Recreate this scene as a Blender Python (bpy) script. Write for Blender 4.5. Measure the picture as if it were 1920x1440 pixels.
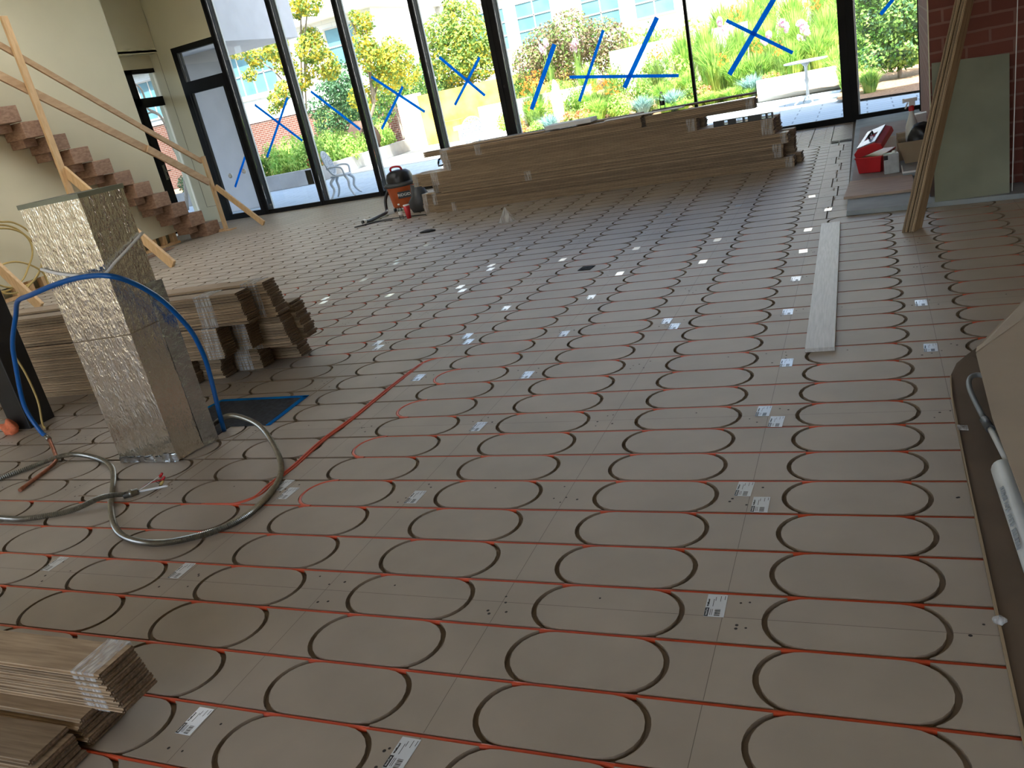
import bpy, bmesh, math, random
from mathutils import Vector, Matrix
random.seed(7)
PI = math.pi
SC = bpy.context.scene
for o in list(bpy.data.objects): bpy.data.objects.remove(o)

# ------------------------------------------------------------------ camera
cam_d = bpy.data.cameras.new('camera'); cam = bpy.data.objects.new('camera', cam_d)
SC.collection.objects.link(cam); SC.camera = cam
cR, cU, cF, cC = ((0.911081, 0.360786, -0.199412), (0.046634, 0.390431, 0.91945), (-0.409581, 0.846993, -0.338889), (1.496354, -1.389122, 1.539211))
cam.matrix_world = Matrix(((cR[0], cU[0], -cF[0], cC[0]), (cR[1], cU[1], -cF[1], cC[1]), (cR[2], cU[2], -cF[2], cC[2]), (0, 0, 0, 1)))
cam_d.sensor_width = 36; cam_d.lens = 28.9; cam_d.clip_start = .02; cam_d.clip_end = 300

# ------------------------------------------------------------------ sky, sun, exposure
w = bpy.data.worlds.new('sky'); SC.world = w; w.use_nodes = True
wn = w.node_tree.nodes; sky = wn.new('ShaderNodeTexSky')
sky.sky_type = 'NISHITA'; sky.sun_disc = False; sky.sun_elevation = math.radians(58); sky.sun_rotation = math.radians(150); sky.dust_density = 2.5; sky.air_density = 1.0
w.node_tree.links.new(sky.outputs[0], wn['Background'].inputs[0]); wn['Background'].inputs[1].default_value = .18
sun_d = bpy.data.lights.new('sun', 'SUN'); sun = bpy.data.objects.new('sun', sun_d); SC.collection.objects.link(sun)
sun_d.energy = 5.2; sun_d.angle = math.radians(.6); sun_d.color = (1, .96, .88)
sun.rotation_euler = Vector((.22, -.46, .86)).to_track_quat('Z', 'Y').to_euler()
SC.view_settings.view_transform = 'Standard'; SC.view_settings.look = 'None'
SC.view_settings.exposure = 1.96; SC.view_settings.gamma = 1; SC.view_settings.use_curve_mapping = False

# ------------------------------------------------------------------ materials
def L(nt, a, b): nt.links.new(a, b)
def mat(name, col, rough=.6, metal=0., spec=.5, var=0., scale=6., stretch=(1, 1, 1), bump=0., objvar=0., trans=0., emis=None, col2=None, bscale=None, detail=4):
    m = bpy.data.materials.new(name); m.use_nodes = True; nt = m.node_tree; n = nt.nodes; b = n['Principled BSDF']
    b.inputs['Base Color'].default_value = (*col, 1); b.inputs['Roughness'].default_value = rough; b.inputs['Metallic'].default_value = metal
    b.inputs['Specular IOR Level'].default_value = spec; b.inputs['Transmission Weight'].default_value = trans
    if emis: b.inputs['Emission Color'].default_value = (*emis[0], 1); b.inputs['Emission Strength'].default_value = emis[1]
    if var or bump or objvar:
        tc = n.new('ShaderNodeTexCoord'); mp = n.new('ShaderNodeMapping'); mp.inputs['Scale'].default_value = stretch
        L(nt, tc.outputs['Object'], mp.inputs[0])
        no = n.new('ShaderNodeTexNoise'); no.inputs['Scale'].default_value = scale; no.inputs['Detail'].default_value = detail
        if objvar:
            oi = n.new('ShaderNodeObjectInfo'); ad = n.new('ShaderNodeVectorMath'); ad.operation = 'ADD'
            mu = n.new('ShaderNodeMath'); mu.operation = 'MULTIPLY'; mu.inputs[1].default_value = 37
            L(nt, oi.outputs['Random'], mu.inputs[0]); L(nt, mp.outputs[0], ad.inputs[0]); L(nt, mu.outputs[0], ad.inputs[1]); L(nt, ad.outputs[0], no.inputs[0])
        else: L(nt, mp.outputs[0], no.inputs[0])
        c2 = col2 if col2 else tuple(min(1, c * (1 + var)) for c in col); c1 = col if col2 else tuple(c * (1 - var) for c in col)
        mx = n.new('ShaderNodeValToRGB'); mx.color_ramp.elements[0].color = (*c1, 1); mx.color_ramp.elements[1].color = (*c2, 1)
        mx.color_ramp.elements[0].position = .35; mx.color_ramp.elements[1].position = .65
        L(nt, no.outputs[0], mx.inputs[0]); src = mx.outputs[0]
        if objvar:
            hs = n.new('ShaderNodeHueSaturation'); mr = n.new('ShaderNodeMapRange'); mr.inputs[3].default_value = 1 - objvar; mr.inputs[4].default_value = 1 + objvar
            L(nt, oi.outputs['Random'], mr.inputs[0]); L(nt, mr.outputs[0], hs.inputs['Value']); L(nt, src, hs.inputs['Color']); src = hs.outputs[0]
        L(nt, src, b.inputs['Base Color'])
        if bump:
            bp = n.new('ShaderNodeBump'); bp.inputs['Strength'].default_value = bump; bp.inputs['Distance'].default_value = .01
            if bscale:
                nb = n.new('ShaderNodeTexNoise'); nb.inputs['Scale'].default_value = bscale; nb.inputs['Detail'].default_value = 3; L(nt, mp.outputs[0], nb.inputs[0]); L(nt, nb.outputs[0], bp.inputs['Height'])
            else: L(nt, no.outputs[0], bp.inputs['Height'])
            L(nt, bp.outputs[0], b.inputs['Normal'])
    return m
M = {}
M['mdf_groove'] = mat('machined groove core', (.27, .205, .14), .8)
M['tube'] = mat('orange tubing', (.75, .10, .035), .38, var=.12, scale=9)
M['tube_pale'] = mat('orange red tubing', (.72, .13, .07), .35)
M['oak'] = mat('unfinished oak', (.27, .185, .11), .62, var=.0, col2=(.40, .29, .18), scale=10, stretch=(.5, 9, 9), objvar=.3, bump=.08)
M['oak_end'] = mat('oak end grain', (.2, .13, .08), .85, var=.3, scale=120)
M['pine'] = mat('pine framing timber', (.55, .35, .17), .6, col2=(.66, .44, .23), var=.1, scale=7, stretch=(4, 4, .8), objvar=.12)
M['pine_y'] = mat('pine rail timber', (.50, .31, .16), .6, col2=(.62, .41, .23), var=.1, scale=7, stretch=(4, .8, 3), objvar=.15)
M['step'] = mat('rough stair timber', (.24, .135, .085), .75, col2=(.36, .22, .145), var=.1, scale=7, stretch=(2, 2, 5), objvar=.12)
M['plaster'] = mat('cream plaster wall', (.76, .70, .51), .8, var=.02, scale=1.5, bump=.03, bscale=90)
M['ceil'] = mat('ceiling plaster', (.72, .70, .64), .9, var=.02)
M['frame'] = mat('black anodised frame', (.010, .010, .011), .6, spec=.2, var=.2, scale=3)
M['alu'] = mat('pale aluminium reveal', (.6, .6, .57), .5)
M['pex'] = mat('blue plastic pipe', (.0, .095, .36), .35)
M['copper'] = mat('aged copper', (.42, .17, .1), .4, metal=.8, var=.2, scale=30)
M['steel'] = mat('galvanised flexible conduit', (.33, .32, .28), .3, metal=.9, var=.1, scale=40)
M['foil'] = mat('crinkled bubble foil', (.82, .79, .73), .13, metal=1, var=.04, scale=14, bump=.5, bscale=42, stretch=(2.2, 2.2, .8))
M['foil_tape'] = mat('foil tape', (.55, .58, .62), .25, metal=1, var=.1, scale=14, bump=.6, bscale=35)
M['black'] = mat('black plastic', (.018, .018, .02), .4, var=.2)
M['darkgrey'] = mat('dark grey plastic', (.05, .052, .055), .5, var=.2)
M['fabric'] = mat('black filter fabric', (.02, .023, .03), .95, var=.5, scale=35, bump=.4)
M['vac'] = mat('orange vacuum drum', (.52, .11, .03), .45, var=.08)
M['red'] = mat('red plastic', (.5, .015, .02), .4, var=.1)
M['cupred'] = mat('red paper cup', (.55, .02, .03), .5)
M['white'] = mat('white plastic', (.8, .8, .78), .4)
M['paper'] = mat('white label', (.75, .8, .85), .16, spec=1.0)
M['label'] = mat('plain white label', (.75, .75, .72), .5)
M['ink'] = mat('label ink', (.015, .016, .02), .3)
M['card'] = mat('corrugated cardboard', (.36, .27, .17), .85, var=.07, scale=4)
M['card_in_shaded'] = mat('cardboard inside with painted shade', (.14, .095, .06), .9, var=.1, scale=4)  # base colour darkened to stand in for the shade under the lid
M['card_pale'] = mat('pale cardboard lid', (.40, .33, .26), .85, var=.05, scale=3)
M['backer'] = mat('grey green cement board', (.25, .26, .19), .8, var=.12, scale=2.5)
M['slate'] = mat('grey platform slab', (.30, .33, .34), .7, var=.12, scale=4)
M['ply'] = mat('plywood sheet', (.46, .34, .26), .7, var=.1, scale=5, stretch=(1, 5, 1))
M['concrete'] = mat('concrete', (.30, .30, .30), .85, var=.1, scale=3, bump=.1, bscale=40)
M['concrete_w'] = mat('pale concrete', (.54, .53, .49), .85, var=.06, scale=3)
M['stucco'] = mat('grey lilac stucco', (.52, .51, .53), .9, var=.04, scale=3)
M['yellow'] = mat('weathered yellow paint', (.62, .40, .05), .8, col2=(.70, .52, .14), var=.1, scale=2)
M['whitewall'] = mat('white painted render', (.85, .84, .8), .8, var=.04, scale=2)
M['iron'] = mat('white cast iron', (.50, .52, .54), .45, var=.04)
M['winblue'] = mat('reflective window panes', (.11, .26, .32), .3, var=.2, scale=1.2)
M['soil'] = mat('garden mulch', (.36, .22, .13), .95, var=.35, scale=30, bump=.4)
M['bark'] = mat('tree bark', (.3, .25, .2), .9, var=.3, scale=20, stretch=(3, 3, .5))
M['yellowcable'] = mat('yellow cable', (.5, .36, .12), .5)
M['foam'] = mat('orange spray foam', (.75, .2, .09), .9, var=.15, scale=40)
M['column'] = mat('black painted steel', (.013, .013, .013), .45, var=.3, scale=9)
M['screw'] = mat('screw recess', (.04, .032, .026), .8)
M['stone'] = mat('white foam board', (.8, .8, .8), .7)
M['plywood_dark'] = mat('brown board edge', (.1, .06, .045), .7, var=.2)

def leafmat(name, c, c2, objvar=.08):
    m = bpy.data.materials.new(name); m.use_nodes = True; nt = m.node_tree; n = nt.nodes; b = n['Principled BSDF']
    no = n.new('ShaderNodeTexNoise'); no.inputs['Scale'].default_value = 5; tc = n.new('ShaderNodeTexCoord'); L(nt, tc.outputs['Object'], no.inputs[0])
    r = n.new('ShaderNodeValToRGB'); r.color_ramp.elements[0].color = (*c, 1); r.color_ramp.elements[1].color = (*c2, 1); r.color_ramp.elements[0].position = .38; r.color_ramp.elements[1].position = .62
    L(nt, no.outputs[0], r.inputs[0]); L(nt, r.outputs[0], b.inputs['Base Color']); b.inputs['Roughness'].default_value = .6
    b.inputs['Specular IOR Level'].default_value = .25
    tr = n.new('ShaderNodeBsdfTranslucent'); L(nt, r.outputs[0], tr.inputs[0]); mx = n.new('ShaderNodeMixShader'); mx.inputs[0].default_value = .35
    L(nt, b.outputs[0], mx.inputs[1]); L(nt, tr.outputs[0], mx.inputs[2]); L(nt, mx.outputs[0], n['Material Output'].inputs[0])
    return m
M['leaf_y'] = leafmat('yellow green leaves', (.22, .34, .06), (.85, .62, .06))
M['leaf_g'] = leafmat('mid green leaves', (.10, .22, .05), (.32, .48, .12))
M['leaf_d'] = leafmat('dark blue green leaves', (.04, .12, .06), (.12, .26, .12))
M['leaf_p'] = leafmat('purple brown leaves', (.17, .12, .09), (.36, .30, .16))
M['leaf_l'] = leafmat('bright lime leaves', (.24, .5, .1), (.55, .72, .18))
M['leaf_b'] = leafmat('blue grey grass', (.25, .42, .4), (.4, .58, .55))
M['fl_o'] = leafmat('orange petals', (.9, .28, .05), (.95, .42, .08))
M['fl_r'] = leafmat('coral petals', (.85, .2, .12), (.9, .35, .2))
M['fl_p'] = leafmat('pink white petals', (.85, .5, .7), (.9, .8, .85))
M['hedge'] = leafmat('hedge leaves', (.09, .26, .04), (.36, .58, .16))

M['tape'] = leafmat('blue masking tape', (.0, .36, .86), (.0, .42, .92))
M['tape'].node_tree.nodes['Mix Shader'].inputs[0].default_value = .7
M['milky'] = leafmat('milky glazing of added rooflight', (.85, .86, .86), (.88, .88, .86)); M['milky'].node_tree.nodes['Mix Shader'].inputs[0].default_value = .85

def glassmat(name, tint=(1, 1, 1), refl=1.0):
    m = bpy.data.materials.new(name); m.use_nodes = True; nt = m.node_tree; n = nt.nodes; n.remove(n['Principled BSDF'])
    t = n.new('ShaderNodeBsdfTransparent'); t.inputs[0].default_value = (*tint, 1); g = n.new('ShaderNodeBsdfGlossy'); g.inputs['Roughness'].default_value = .01
    f = n.new('ShaderNodeFresnel'); f.inputs[0].default_value = 1.35; mx = n.new('ShaderNodeMixShader')
    L(nt, f.outputs[0], mx.inputs[0]); L(nt, t.outputs[0], mx.inputs[1]); L(nt, g.outputs[0], mx.inputs[2]); L(nt, mx.outputs[0], n['Material Output'].inputs[0])
    return m
M['glass'] = glassmat('window glass', (.97, .985, .97))
M['clear'] = glassmat('clear thin plastic', (.86, .88, .88))
def wrapmat():
    m = bpy.data.materials.new('clear stretch wrap'); m.use_nodes = True; nt = m.node_tree; n = nt.nodes; b = n['Principled BSDF']
    b.inputs['Base Color'].default_value = (.75, .75, .75, 1); b.inputs['Roughness'].default_value = .3
    t = n.new('ShaderNodeBsdfTransparent'); mx = n.new('ShaderNodeMixShader'); no = n.new('ShaderNodeTexNoise'); no.inputs['Scale'].default_value = 18
    tc = n.new('ShaderNodeTexCoord'); mp = n.new('ShaderNodeMapping'); mp.inputs['Scale'].default_value = (4, 1, .4); L(nt, tc.outputs['Object'], mp.inputs[0]); L(nt, mp.outputs[0], no.inputs[0])
    r = n.new('ShaderNodeMapRange'); r.inputs[1].default_value = .3; r.inputs[2].default_value = .75; r.inputs[3].default_value = .15; r.inputs[4].default_value = .7
    L(nt, no.outputs[0], r.inputs[0]); L(nt, r.outputs[0], mx.inputs[0]); L(nt, t.outputs[0], mx.inputs[1]); L(nt, b.outputs[0], mx.inputs[2]); L(nt, mx.outputs[0], n['Material Output'].inputs[0])
    return m
M['wrap'] = wrapmat()

def brickmat(name, c1, c2, mortar, bw, bh, ms, rough=.85, offset=.5, axis='XZ', bump=.5, squash=1):
    m = bpy.data.materials.new(name); m.use_nodes = True; nt = m.node_tree; n = nt.nodes; b = n['Principled BSDF']
    tc = n.new('ShaderNodeTexCoord'); sx = n.new('ShaderNodeSeparateXYZ'); cx = n.new('ShaderNodeCombineXYZ'); L(nt, tc.outputs['Object'], sx.inputs[0])
    if axis == 'wall':
        ad = n.new('ShaderNodeMath'); ad.operation = 'ADD'; L(nt, sx.outputs[0], ad.inputs[0]); L(nt, sx.outputs[1], ad.inputs[1]); L(nt, ad.outputs[0], cx.inputs[0]); L(nt, sx.outputs[2], cx.inputs[1])
    else: L(nt, sx.outputs[0], cx.inputs[0]); L(nt, sx.outputs[1 if axis == 'XY' else 2], cx.inputs[1])
    wob = n.new('ShaderNodeTexNoise'); wob.inputs['Scale'].default_value = 9; L(nt, tc.outputs['Object'], wob.inputs[0])
    sc = n.new('ShaderNodeVectorMath'); sc.operation = 'SCALE'; sc.inputs[3].default_value = ms * .9; L(nt, wob.outputs['Color'], sc.inputs[0])
    av = n.new('ShaderNodeVectorMath'); av.operation = 'ADD'; L(nt, cx.outputs[0], av.inputs[0]); L(nt, sc.outputs[0], av.inputs[1])
    br = n.new('ShaderNodeTexBrick'); br.offset = offset; L(nt, av.outputs[0], br.inputs[0])
    br.inputs['Color1'].default_value = (*c1, 1); br.inputs['Color2'].default_value = (*c2, 1); br.inputs['Mortar'].default_value = (*mortar, 1)
    br.inputs['Scale'].default_value = 1; br.inputs['Mortar Size'].default_value = ms; br.inputs['Brick Width'].default_value = bw; br.inputs['Row Height'].default_value = bh; br.inputs['Bias'].default_value = 0
    L(nt, br.outputs[0], b.inputs['Base Color']); b.inputs['Roughness'].default_value = rough
    if bump:
        bp = n.new('ShaderNodeBump'); bp.inputs['Strength'].default_value = bump; bp.inputs['Distance'].default_value = .008; bp.invert = True; L(nt, br.outputs['Fac'], bp.inputs['Height']); L(nt, bp.outputs[0], b.inputs['Normal'])
    return m
M['brick'] = brickmat('painted dark red brick', (.16, .045, .03), (.20, .06, .04), (.24, .12, .09), .31, .1, .009, axis='wall')
M['brick_out'] = brickmat('red brick outside', (.13, .04, .026), (.17, .06, .04), (.25, .2, .17), .24, .085, .012, axis='wall')
M['siding'] = brickmat('white painted blockwork', (.72, .77, .78), (.78, .82, .82), (.6, .66, .68), .9, .2, .012, axis='wall', bump=.3)
M['paver'] = brickmat('grey patio pavers', (.42, .50, .56), (.46, .54, .60), (.22, .26, .3), .75, .30, .012, axis='XY', bump=.2)

def floormat():
    m = bpy.data.materials.new('routed fibreboard heating panel'); m.use_nodes = True; nt = m.node_tree; n = nt.nodes; b = n['Principled BSDF']
    tc = n.new('ShaderNodeTexCoord'); mp = n.new('ShaderNodeMapping'); mp.inputs['Location'].default_value = (.349, -.572, 0); L(nt, tc.outputs['Object'], mp.inputs[0])
    br = n.new('ShaderNodeTexBrick'); br.offset = 0; br.inputs['Scale'].default_value = 1; br.inputs['Mortar Size'].default_value = .0009; br.inputs['Brick Width'].default_value = .69815; br.inputs['Row Height'].default_value = 1.3716; br.inputs['Mortar Smooth'].default_value = 0; br.inputs['Bias'].default_value = 0
    br.inputs['Color1'].default_value = (.385, .325, .26, 1); br.inputs['Color2'].default_value = (.405, .345, .275, 1); br.inputs['Mortar'].default_value = (.14, .11, .085, 1)
    L(nt, mp.outputs[0], br.inputs[0])
    no = n.new('ShaderNodeTexNoise'); no.inputs['Scale'].default_value = 3; no.inputs['Detail'].default_value = 8; L(nt, tc.outputs['Object'], no.inputs[0])
    r = n.new('ShaderNodeMapRange'); r.inputs[1].default_value = .3; r.inputs[2].default_value = .7; r.inputs[3].default_value = .9; r.inputs[4].default_value = 1.08; L(nt, no.outputs[0], r.inputs[0])
    hs = n.new('ShaderNodeHueSaturation'); L(nt, r.outputs[0], hs.inputs['Value']); L(nt, br.outputs[0], hs.inputs['Color']); L(nt, hs.outputs[0], b.inputs['Base Color'])
    b.inputs['Roughness'].default_value = .5; b.inputs['Specular IOR Level'].default_value = .5
    return m
M['floor'] = floormat()

# ------------------------------------------------------------------ mesh builder
class MB:
    def __init__(s): s.v = []; s.f = []; s.m = []; s.sm = []
    def add(s, vs, fs, mi=0, smooth=False, X=None):
        o = len(s.v); s.v += [tuple(X @ Vector(v)) if X else tuple(v) for v in vs]
        s.f += [tuple(o + i for i in f) for f in fs]; s.m += [mi] * len(fs); s.sm += [smooth] * len(fs); return s
    def box(s, x0, x1, y0, y1, z0, z1, mi=0, X=None):
        vs = [(x0, y0, z0), (x1, y0, z0), (x1, y1, z0), (x0, y1, z0), (x0, y0, z1), (x1, y0, z1), (x1, y1, z1), (x0, y1, z1)]
        return s.add(vs, [(0, 3, 2, 1), (4, 5, 6, 7), (0, 1, 5, 4), (1, 2, 6, 5), (2, 3, 7, 6), (3, 0, 4, 7)], mi, False, X)
    def prism(s, poly, z0, z1, mi=0, X=None, smooth=False):
        n = len(poly); vs = [(p[0], p[1], z0) for p in poly] + [(p[0], p[1], z1) for p in poly]
        s.add(vs, [tuple(range(n - 1, -1, -1)), tuple(range(n, 2 * n))], mi, False, X)
        o = len(s.v) - 2 * n
        for i in range(n): s.f.append((o + i, o + (i + 1) % n, o + n + (i + 1) % n, o + n + i)); s.m.append(mi); s.sm.append(smooth)
        return s
    def bar(s, a, b, w, h, mi=0, up=(0, 0, 1)):
        a = Vector(a); b = Vector(b); d = (b - a); l = d.length; d.normalize(); u = Vector(up); sd = d.cross(u).normalized(); u = sd.cross(d).normalized()
        X = Matrix(((sd.x, d.x, u.x, a.x), (sd.y, d.y, u.y, a.y), (sd.z, d.z, u.z, a.z), (0, 0, 0, 1)))
        return s.box(-w / 2, w / 2, 0, l, -h / 2, h / 2, mi, X)
    def tube(s, pts, r, n=8, mi=0, caps=True, rf=None):
        pts = [Vector(p) for p in pts]; rings = []; prev = None; o = len(s.v)
        for i, p in enumerate(pts):
            t = (pts[min(i + 1, len(pts) - 1)] - pts[max(i - 1, 0)]).normalized()
            if prev is None:
                prev = t.cross(Vector((0, 0, 1)));
                if prev.length < .05: prev = t.cross(Vector((1, 0, 0)))
            a = (prev - t * prev.dot(t)).normalized(); prev = a; b = t.cross(a); rr = rf(i) if rf else r
            s.v += [tuple(p + (a * math.cos(2 * PI * k / n) + b * math.sin(2 * PI * k / n)) * rr) for k in range(n)]
        for i in range(len(pts) - 1):
            for k in range(n):
                s.f.append((o + i * n + k, o + i * n + (k + 1) % n, o + (i + 1) * n + (k + 1) % n, o + (i + 1) * n + k)); s.m.append(mi); s.sm.append(True)
        if caps:
            s.f += [tuple(o + k for k in range(n - 1, -1, -1)), tuple(o + (len(pts) - 1) * n + k for k in range(n))]; s.m += [mi] * 2; s.sm += [False] * 2
        return s
    def lathe(s, prof, n=20, mi=0, X=None, sm=True):
        vs = []; fs = []
        for r, z in prof: vs += [(r * math.cos(2 * PI * k / n), r * math.sin(2 * PI * k / n), z) for k in range(n)]
        for i in range(len(prof) - 1):
            for k in range(n): fs.append((i * n + k, i * n + (k + 1) % n, (i + 1) * n + (k + 1) % n, (i + 1) * n + k))
        return s.add(vs, fs, mi, sm, X)
    def mesh(s, name, mats):
        me = bpy.data.meshes.new(name); me.from_pydata(s.v, [], s.f)
        for m in (mats if isinstance(mats, (list, tuple)) else [mats]): me.materials.append(m)
        me.polygons.foreach_set('material_index', s.m); me.polygons.foreach_set('use_smooth', s.sm); me.update(); return me
    def build(s, name, mats, parent=None, loc=(0, 0, 0), rot=(0, 0, 0)):
        return link(name, s.mesh(name, mats), parent, loc, rot)
def link(name, me, parent=None, loc=(0, 0, 0), rot=(0, 0, 0)):
    o = bpy.data.objects.new(name, me); SC.collection.objects.link(o); o.location = loc; o.rotation_euler = rot
    if parent: o.parent = parent
    return o
def tag(o, label, cat, group=None, kind=None):
    o['label'] = label; o['category'] = cat
    if group: o['group'] = group
    if kind: o['kind'] = kind
    return o
def struct(o, label=None):
    o['kind'] = 'structure'
    if label: o['label'] = label
    return o
def thing(name, label, cat, loc=(0, 0, 0), rz=0, group=None, rot=None):
    o = link(name, None, None, loc, rot or (0, 0, rz)); o.empty_display_size = .1; return tag(o, label, cat, group)
def bevel(o, w=.004, seg=2):
    md = o.modifiers.new('bevel', 'BEVEL'); md.width = w; md.segments = seg; md.limit_method = 'ANGLE'; return o
def rebase(o, loc):
    """move the origin of a mesh object without moving its shape"""
    o.data.transform(Matrix.Translation(Vector(o.location) - Vector(loc))); o.location = loc; return o
def text(name, s, size, m, parent, X, ext=.0004, bold=False):
    c = bpy.data.curves.new(name, 'FONT'); c.body = s; c.size = size; c.extrude = ext; c.align_x = 'CENTER'; c.align_y = 'CENTER'
    if bold: c.offset = size * .02
    t = bpy.data.objects.new('tmp', c); SC.collection.objects.link(t); dg = bpy.context.evaluated_depsgraph_get()
    me = bpy.data.meshes.new_from_object(t.evaluated_get(dg)); bpy.data.objects.remove(t); me.name = name; me.materials.clear(); me.materials.append(m)
    me.transform(X); return link(name, me, parent)
def spline(pts, n=6, closed=False):
    P = [Vector(p) for p in pts]; out = []; N = len(P)
    for i in range(N if closed else N - 1):
        p0 = P[(i - 1) % N] if closed or i > 0 else P[0] * 2 - P[1]; p1 = P[i]; p2 = P[(i + 1) % N]; p3 = P[(i + 2) % N] if closed or i < N - 2 else P[-1] * 2 - P[-2]
        for k in range(n):
            t = k / n; out.append(.5 * ((2 * p1) + (p2 - p0) * t + (2 * p0 - 5 * p1 + 4 * p2 - p3) * t * t + (3 * p1 - p0 - 3 * p2 + p3) * t ** 3))
    if not closed: out.append(P[-1])
    return out

# ------------------------------------------------------------------ the floor: routed panels, real grooves
PX, PY, GH, GR = .69815, .2286, .008, .1143      # column period, line spacing, groove half width, bend radius
GS = .1175                                       # half length of the straight part of one oval
GD = -.0165
fb = MB()
def plate(poly):
    n = len(poly); fb.add([(x, y, 0) for x, y in poly], [tuple(range(n))], 0)
    o = len(fb.v)
    fb.add([(x, y, 0) for x, y in poly] + [(x, y, GD) for x, y in poly], [(i, n + i, n + (i + 1) % n, (i + 1) % n) for i in range(n)], 1)
def arc(cx, cy, r, a0, a1, n=9): return [(cx + r * math.cos(a0 + (a1 - a0) * k / n), cy + r * math.sin(a0 + (a1 - a0) * k / n)) for k in range(n + 1)]
aa = math.asin((GR - GH) / (GR + GH))
XL, XR = -10.5, 2.62
def cmax(r): return 3 if r < 25 else 1
for r in range(-6, 44):
    y0, y1, yc = r * PY + GH, (r + 1) * PY - GH, (r + .5) * PY
    cm = cmax(r)
    n = 12 if r < 8 else 8 if r < 20 else 6
    for c in range(-15, cm + 1):
        if c * PX < -4.6 and r < 3: continue
        cx = c * PX
        plate(arc(cx + GS, yc, GR - GH, -PI / 2, PI / 2, n) + arc(cx - GS, yc, GR - GH, PI / 2, 3 * PI / 2, n))
        L_ = arc(cx + GS, yc, GR + GH, -aa, aa, n)          # right side of this oval, bottom to top
        if c < cm: plate(L_ + arc((c + 1) * PX - GS, yc, GR + GH, PI - aa, PI + aa, n))
        else: plate(L_ + [(XR if r < 25 else 1.047, y1), (XR if r < 25 else 1.047, y0)])
        if c == -15: plate([(XL, y0)] + arc(cx - GS, yc, GR + GH, PI + aa, PI - aa, n) + [(XL, y1)])
# strip of narrow panels beside the platform, with short slots
def ploop(x0, x1, y0, y1): plate([(x0, y0), (x1, y0), (x1, y1), (x0, y1)])
for k in range(10):
    ya = 5.72 + k * .4572; yb = ya + .4572
    xs = 1.15 + .03 * ((k * 7) % 3)
    ploop(1.049, xs - .006, ya + .004, yb - .004); ploop(xs + .006, 1.302, ya + .004, yb - .2); ploop(xs + .006, 1.302, yb - .19, yb - .004)
# close ruled panels in front of the glass, no ovals there
y = 44 * PY + .002
while y < 12.75:
    ploop(-11.4, .78, y, y + .130)
    if y < 12.15: ploop(.79, 1.045, y, y + .130); ploop(1.055, 1.30, y, y + .130)
    y += .1524
fb.add([(XL - 1, -1.6, GD), (3.3, -1.6, GD), (3.3, 12.9, GD), (XL - 1, 12.9, GD)], [(0, 1, 2, 3)], 1)
# screw recesses in clusters near the panel corners
rs = random.Random(3)
for c in range(-9, 4):
    for k in range(0, 17):
        gx = c * PX - PX / 2; gy = .572 + (k - 1) * .6858
        if gy > 9.8 or (gx > 1.2 and gy > 5.5): continue
        for j in range(5 if k < 10 else 3):
            dx = (rs.random() - .5) * .16; dy = (rs.random() - .5) * .16
            x, yy = gx + dx, gy + dy
            if abs(((yy / PY) % 1) - .5) > .40: yy += .035
            rr = rs.uniform(.0035, .0055)
            fb.add([(x + rr * math.cos(a * PI / 4), yy + rr * math.sin(a * PI / 4), .0004) for a in range(8)], [tuple(range(8))], 2)
        if rs.random() < .5:
            x, yy = c * PX + rs.uniform(-.1, .1), gy + .05
            fb.add([(x + .004 * math.cos(a * PI / 4), yy + .004 * math.sin(a * PI / 4), .0004) for a in range(8)], [tuple(range(8))], 2)
struct(fb.build('floor', [M['floor'], M['mdf_groove'], M['screw']]), 'routed fibreboard floor heating panels with oval bend grooves')

# orange tubes lying in the straight grooves
TZ, TR = -.0086, .0078
tube_me = {}
def run(r, x0, x1):
    key = (round(x0, 2), round(x1, 2))
    if key not in tube_me: tube_me[key] = MB().tube([(x0, 0, 0), ((x0 + x1) / 2, 0, 0), (x1, 0, 0)], TR, 6).mesh('heating_tube', M['tube'])
    o = link('heating_tube', tube_me[key], None, (0, r * PY, TZ))
    lab = 'straight orange heating tube in the %s long floor groove from the bottom of the picture' % ORD[r + 1]
    tag(o, lab, 'tube', 'straight orange heating tubes in the floor grooves')
ORD = ['lowest', 'second', 'third', 'fourth', 'fifth', 'sixth', 'seventh', 'eighth', 'ninth', 'tenth', 'eleventh', 'twelfth', 'thirteenth', 'fourteenth', 'fifteenth', 'sixteenth', 'seventeenth', 'eighteenth', 'nineteenth', 'twentieth', 'twenty-first', 'twenty-second', 'twenty-third', 'twenty-fourth', 'twenty-fifth', 'twenty-sixth', 'twenty-seventh', 'twenty-eighth', 'twenty-ninth', 'thirtieth']
for r in range(-1, 25):
    x1 = 2.55 if r <= 25 else .95
    if 6 <= r <= 12: run(r, -.81, x1)
    elif r == 13: run(r, -1.06, x1)
    else: run(r, -10.2 if r > 14 else -4.5, x1)
ut = MB()
for r, nm in ((5, 'nearest'), (7, 'second nearest'), (9, 'third nearest'), (11, 'farthest')):
    m_ = MB(); cx, cy = -PX - GS + PX * 0, (r + .5) * PY
    cx = -1 * PX - GS
    m_.tube([(cx + GR * math.cos(a), cy + GR * math.sin(a), TZ + .004) for a in [PI / 2 + PI * k / 16 for k in range(17)]], TR, 6)
    o = m_.build('tube_bend', M['tube_pale']); rebase(o, (cx, cy, TZ))
    tag(o, 'orange tube bend round a groove end beside the diagonal tube, %s of four' % nm, 'tube')
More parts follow.
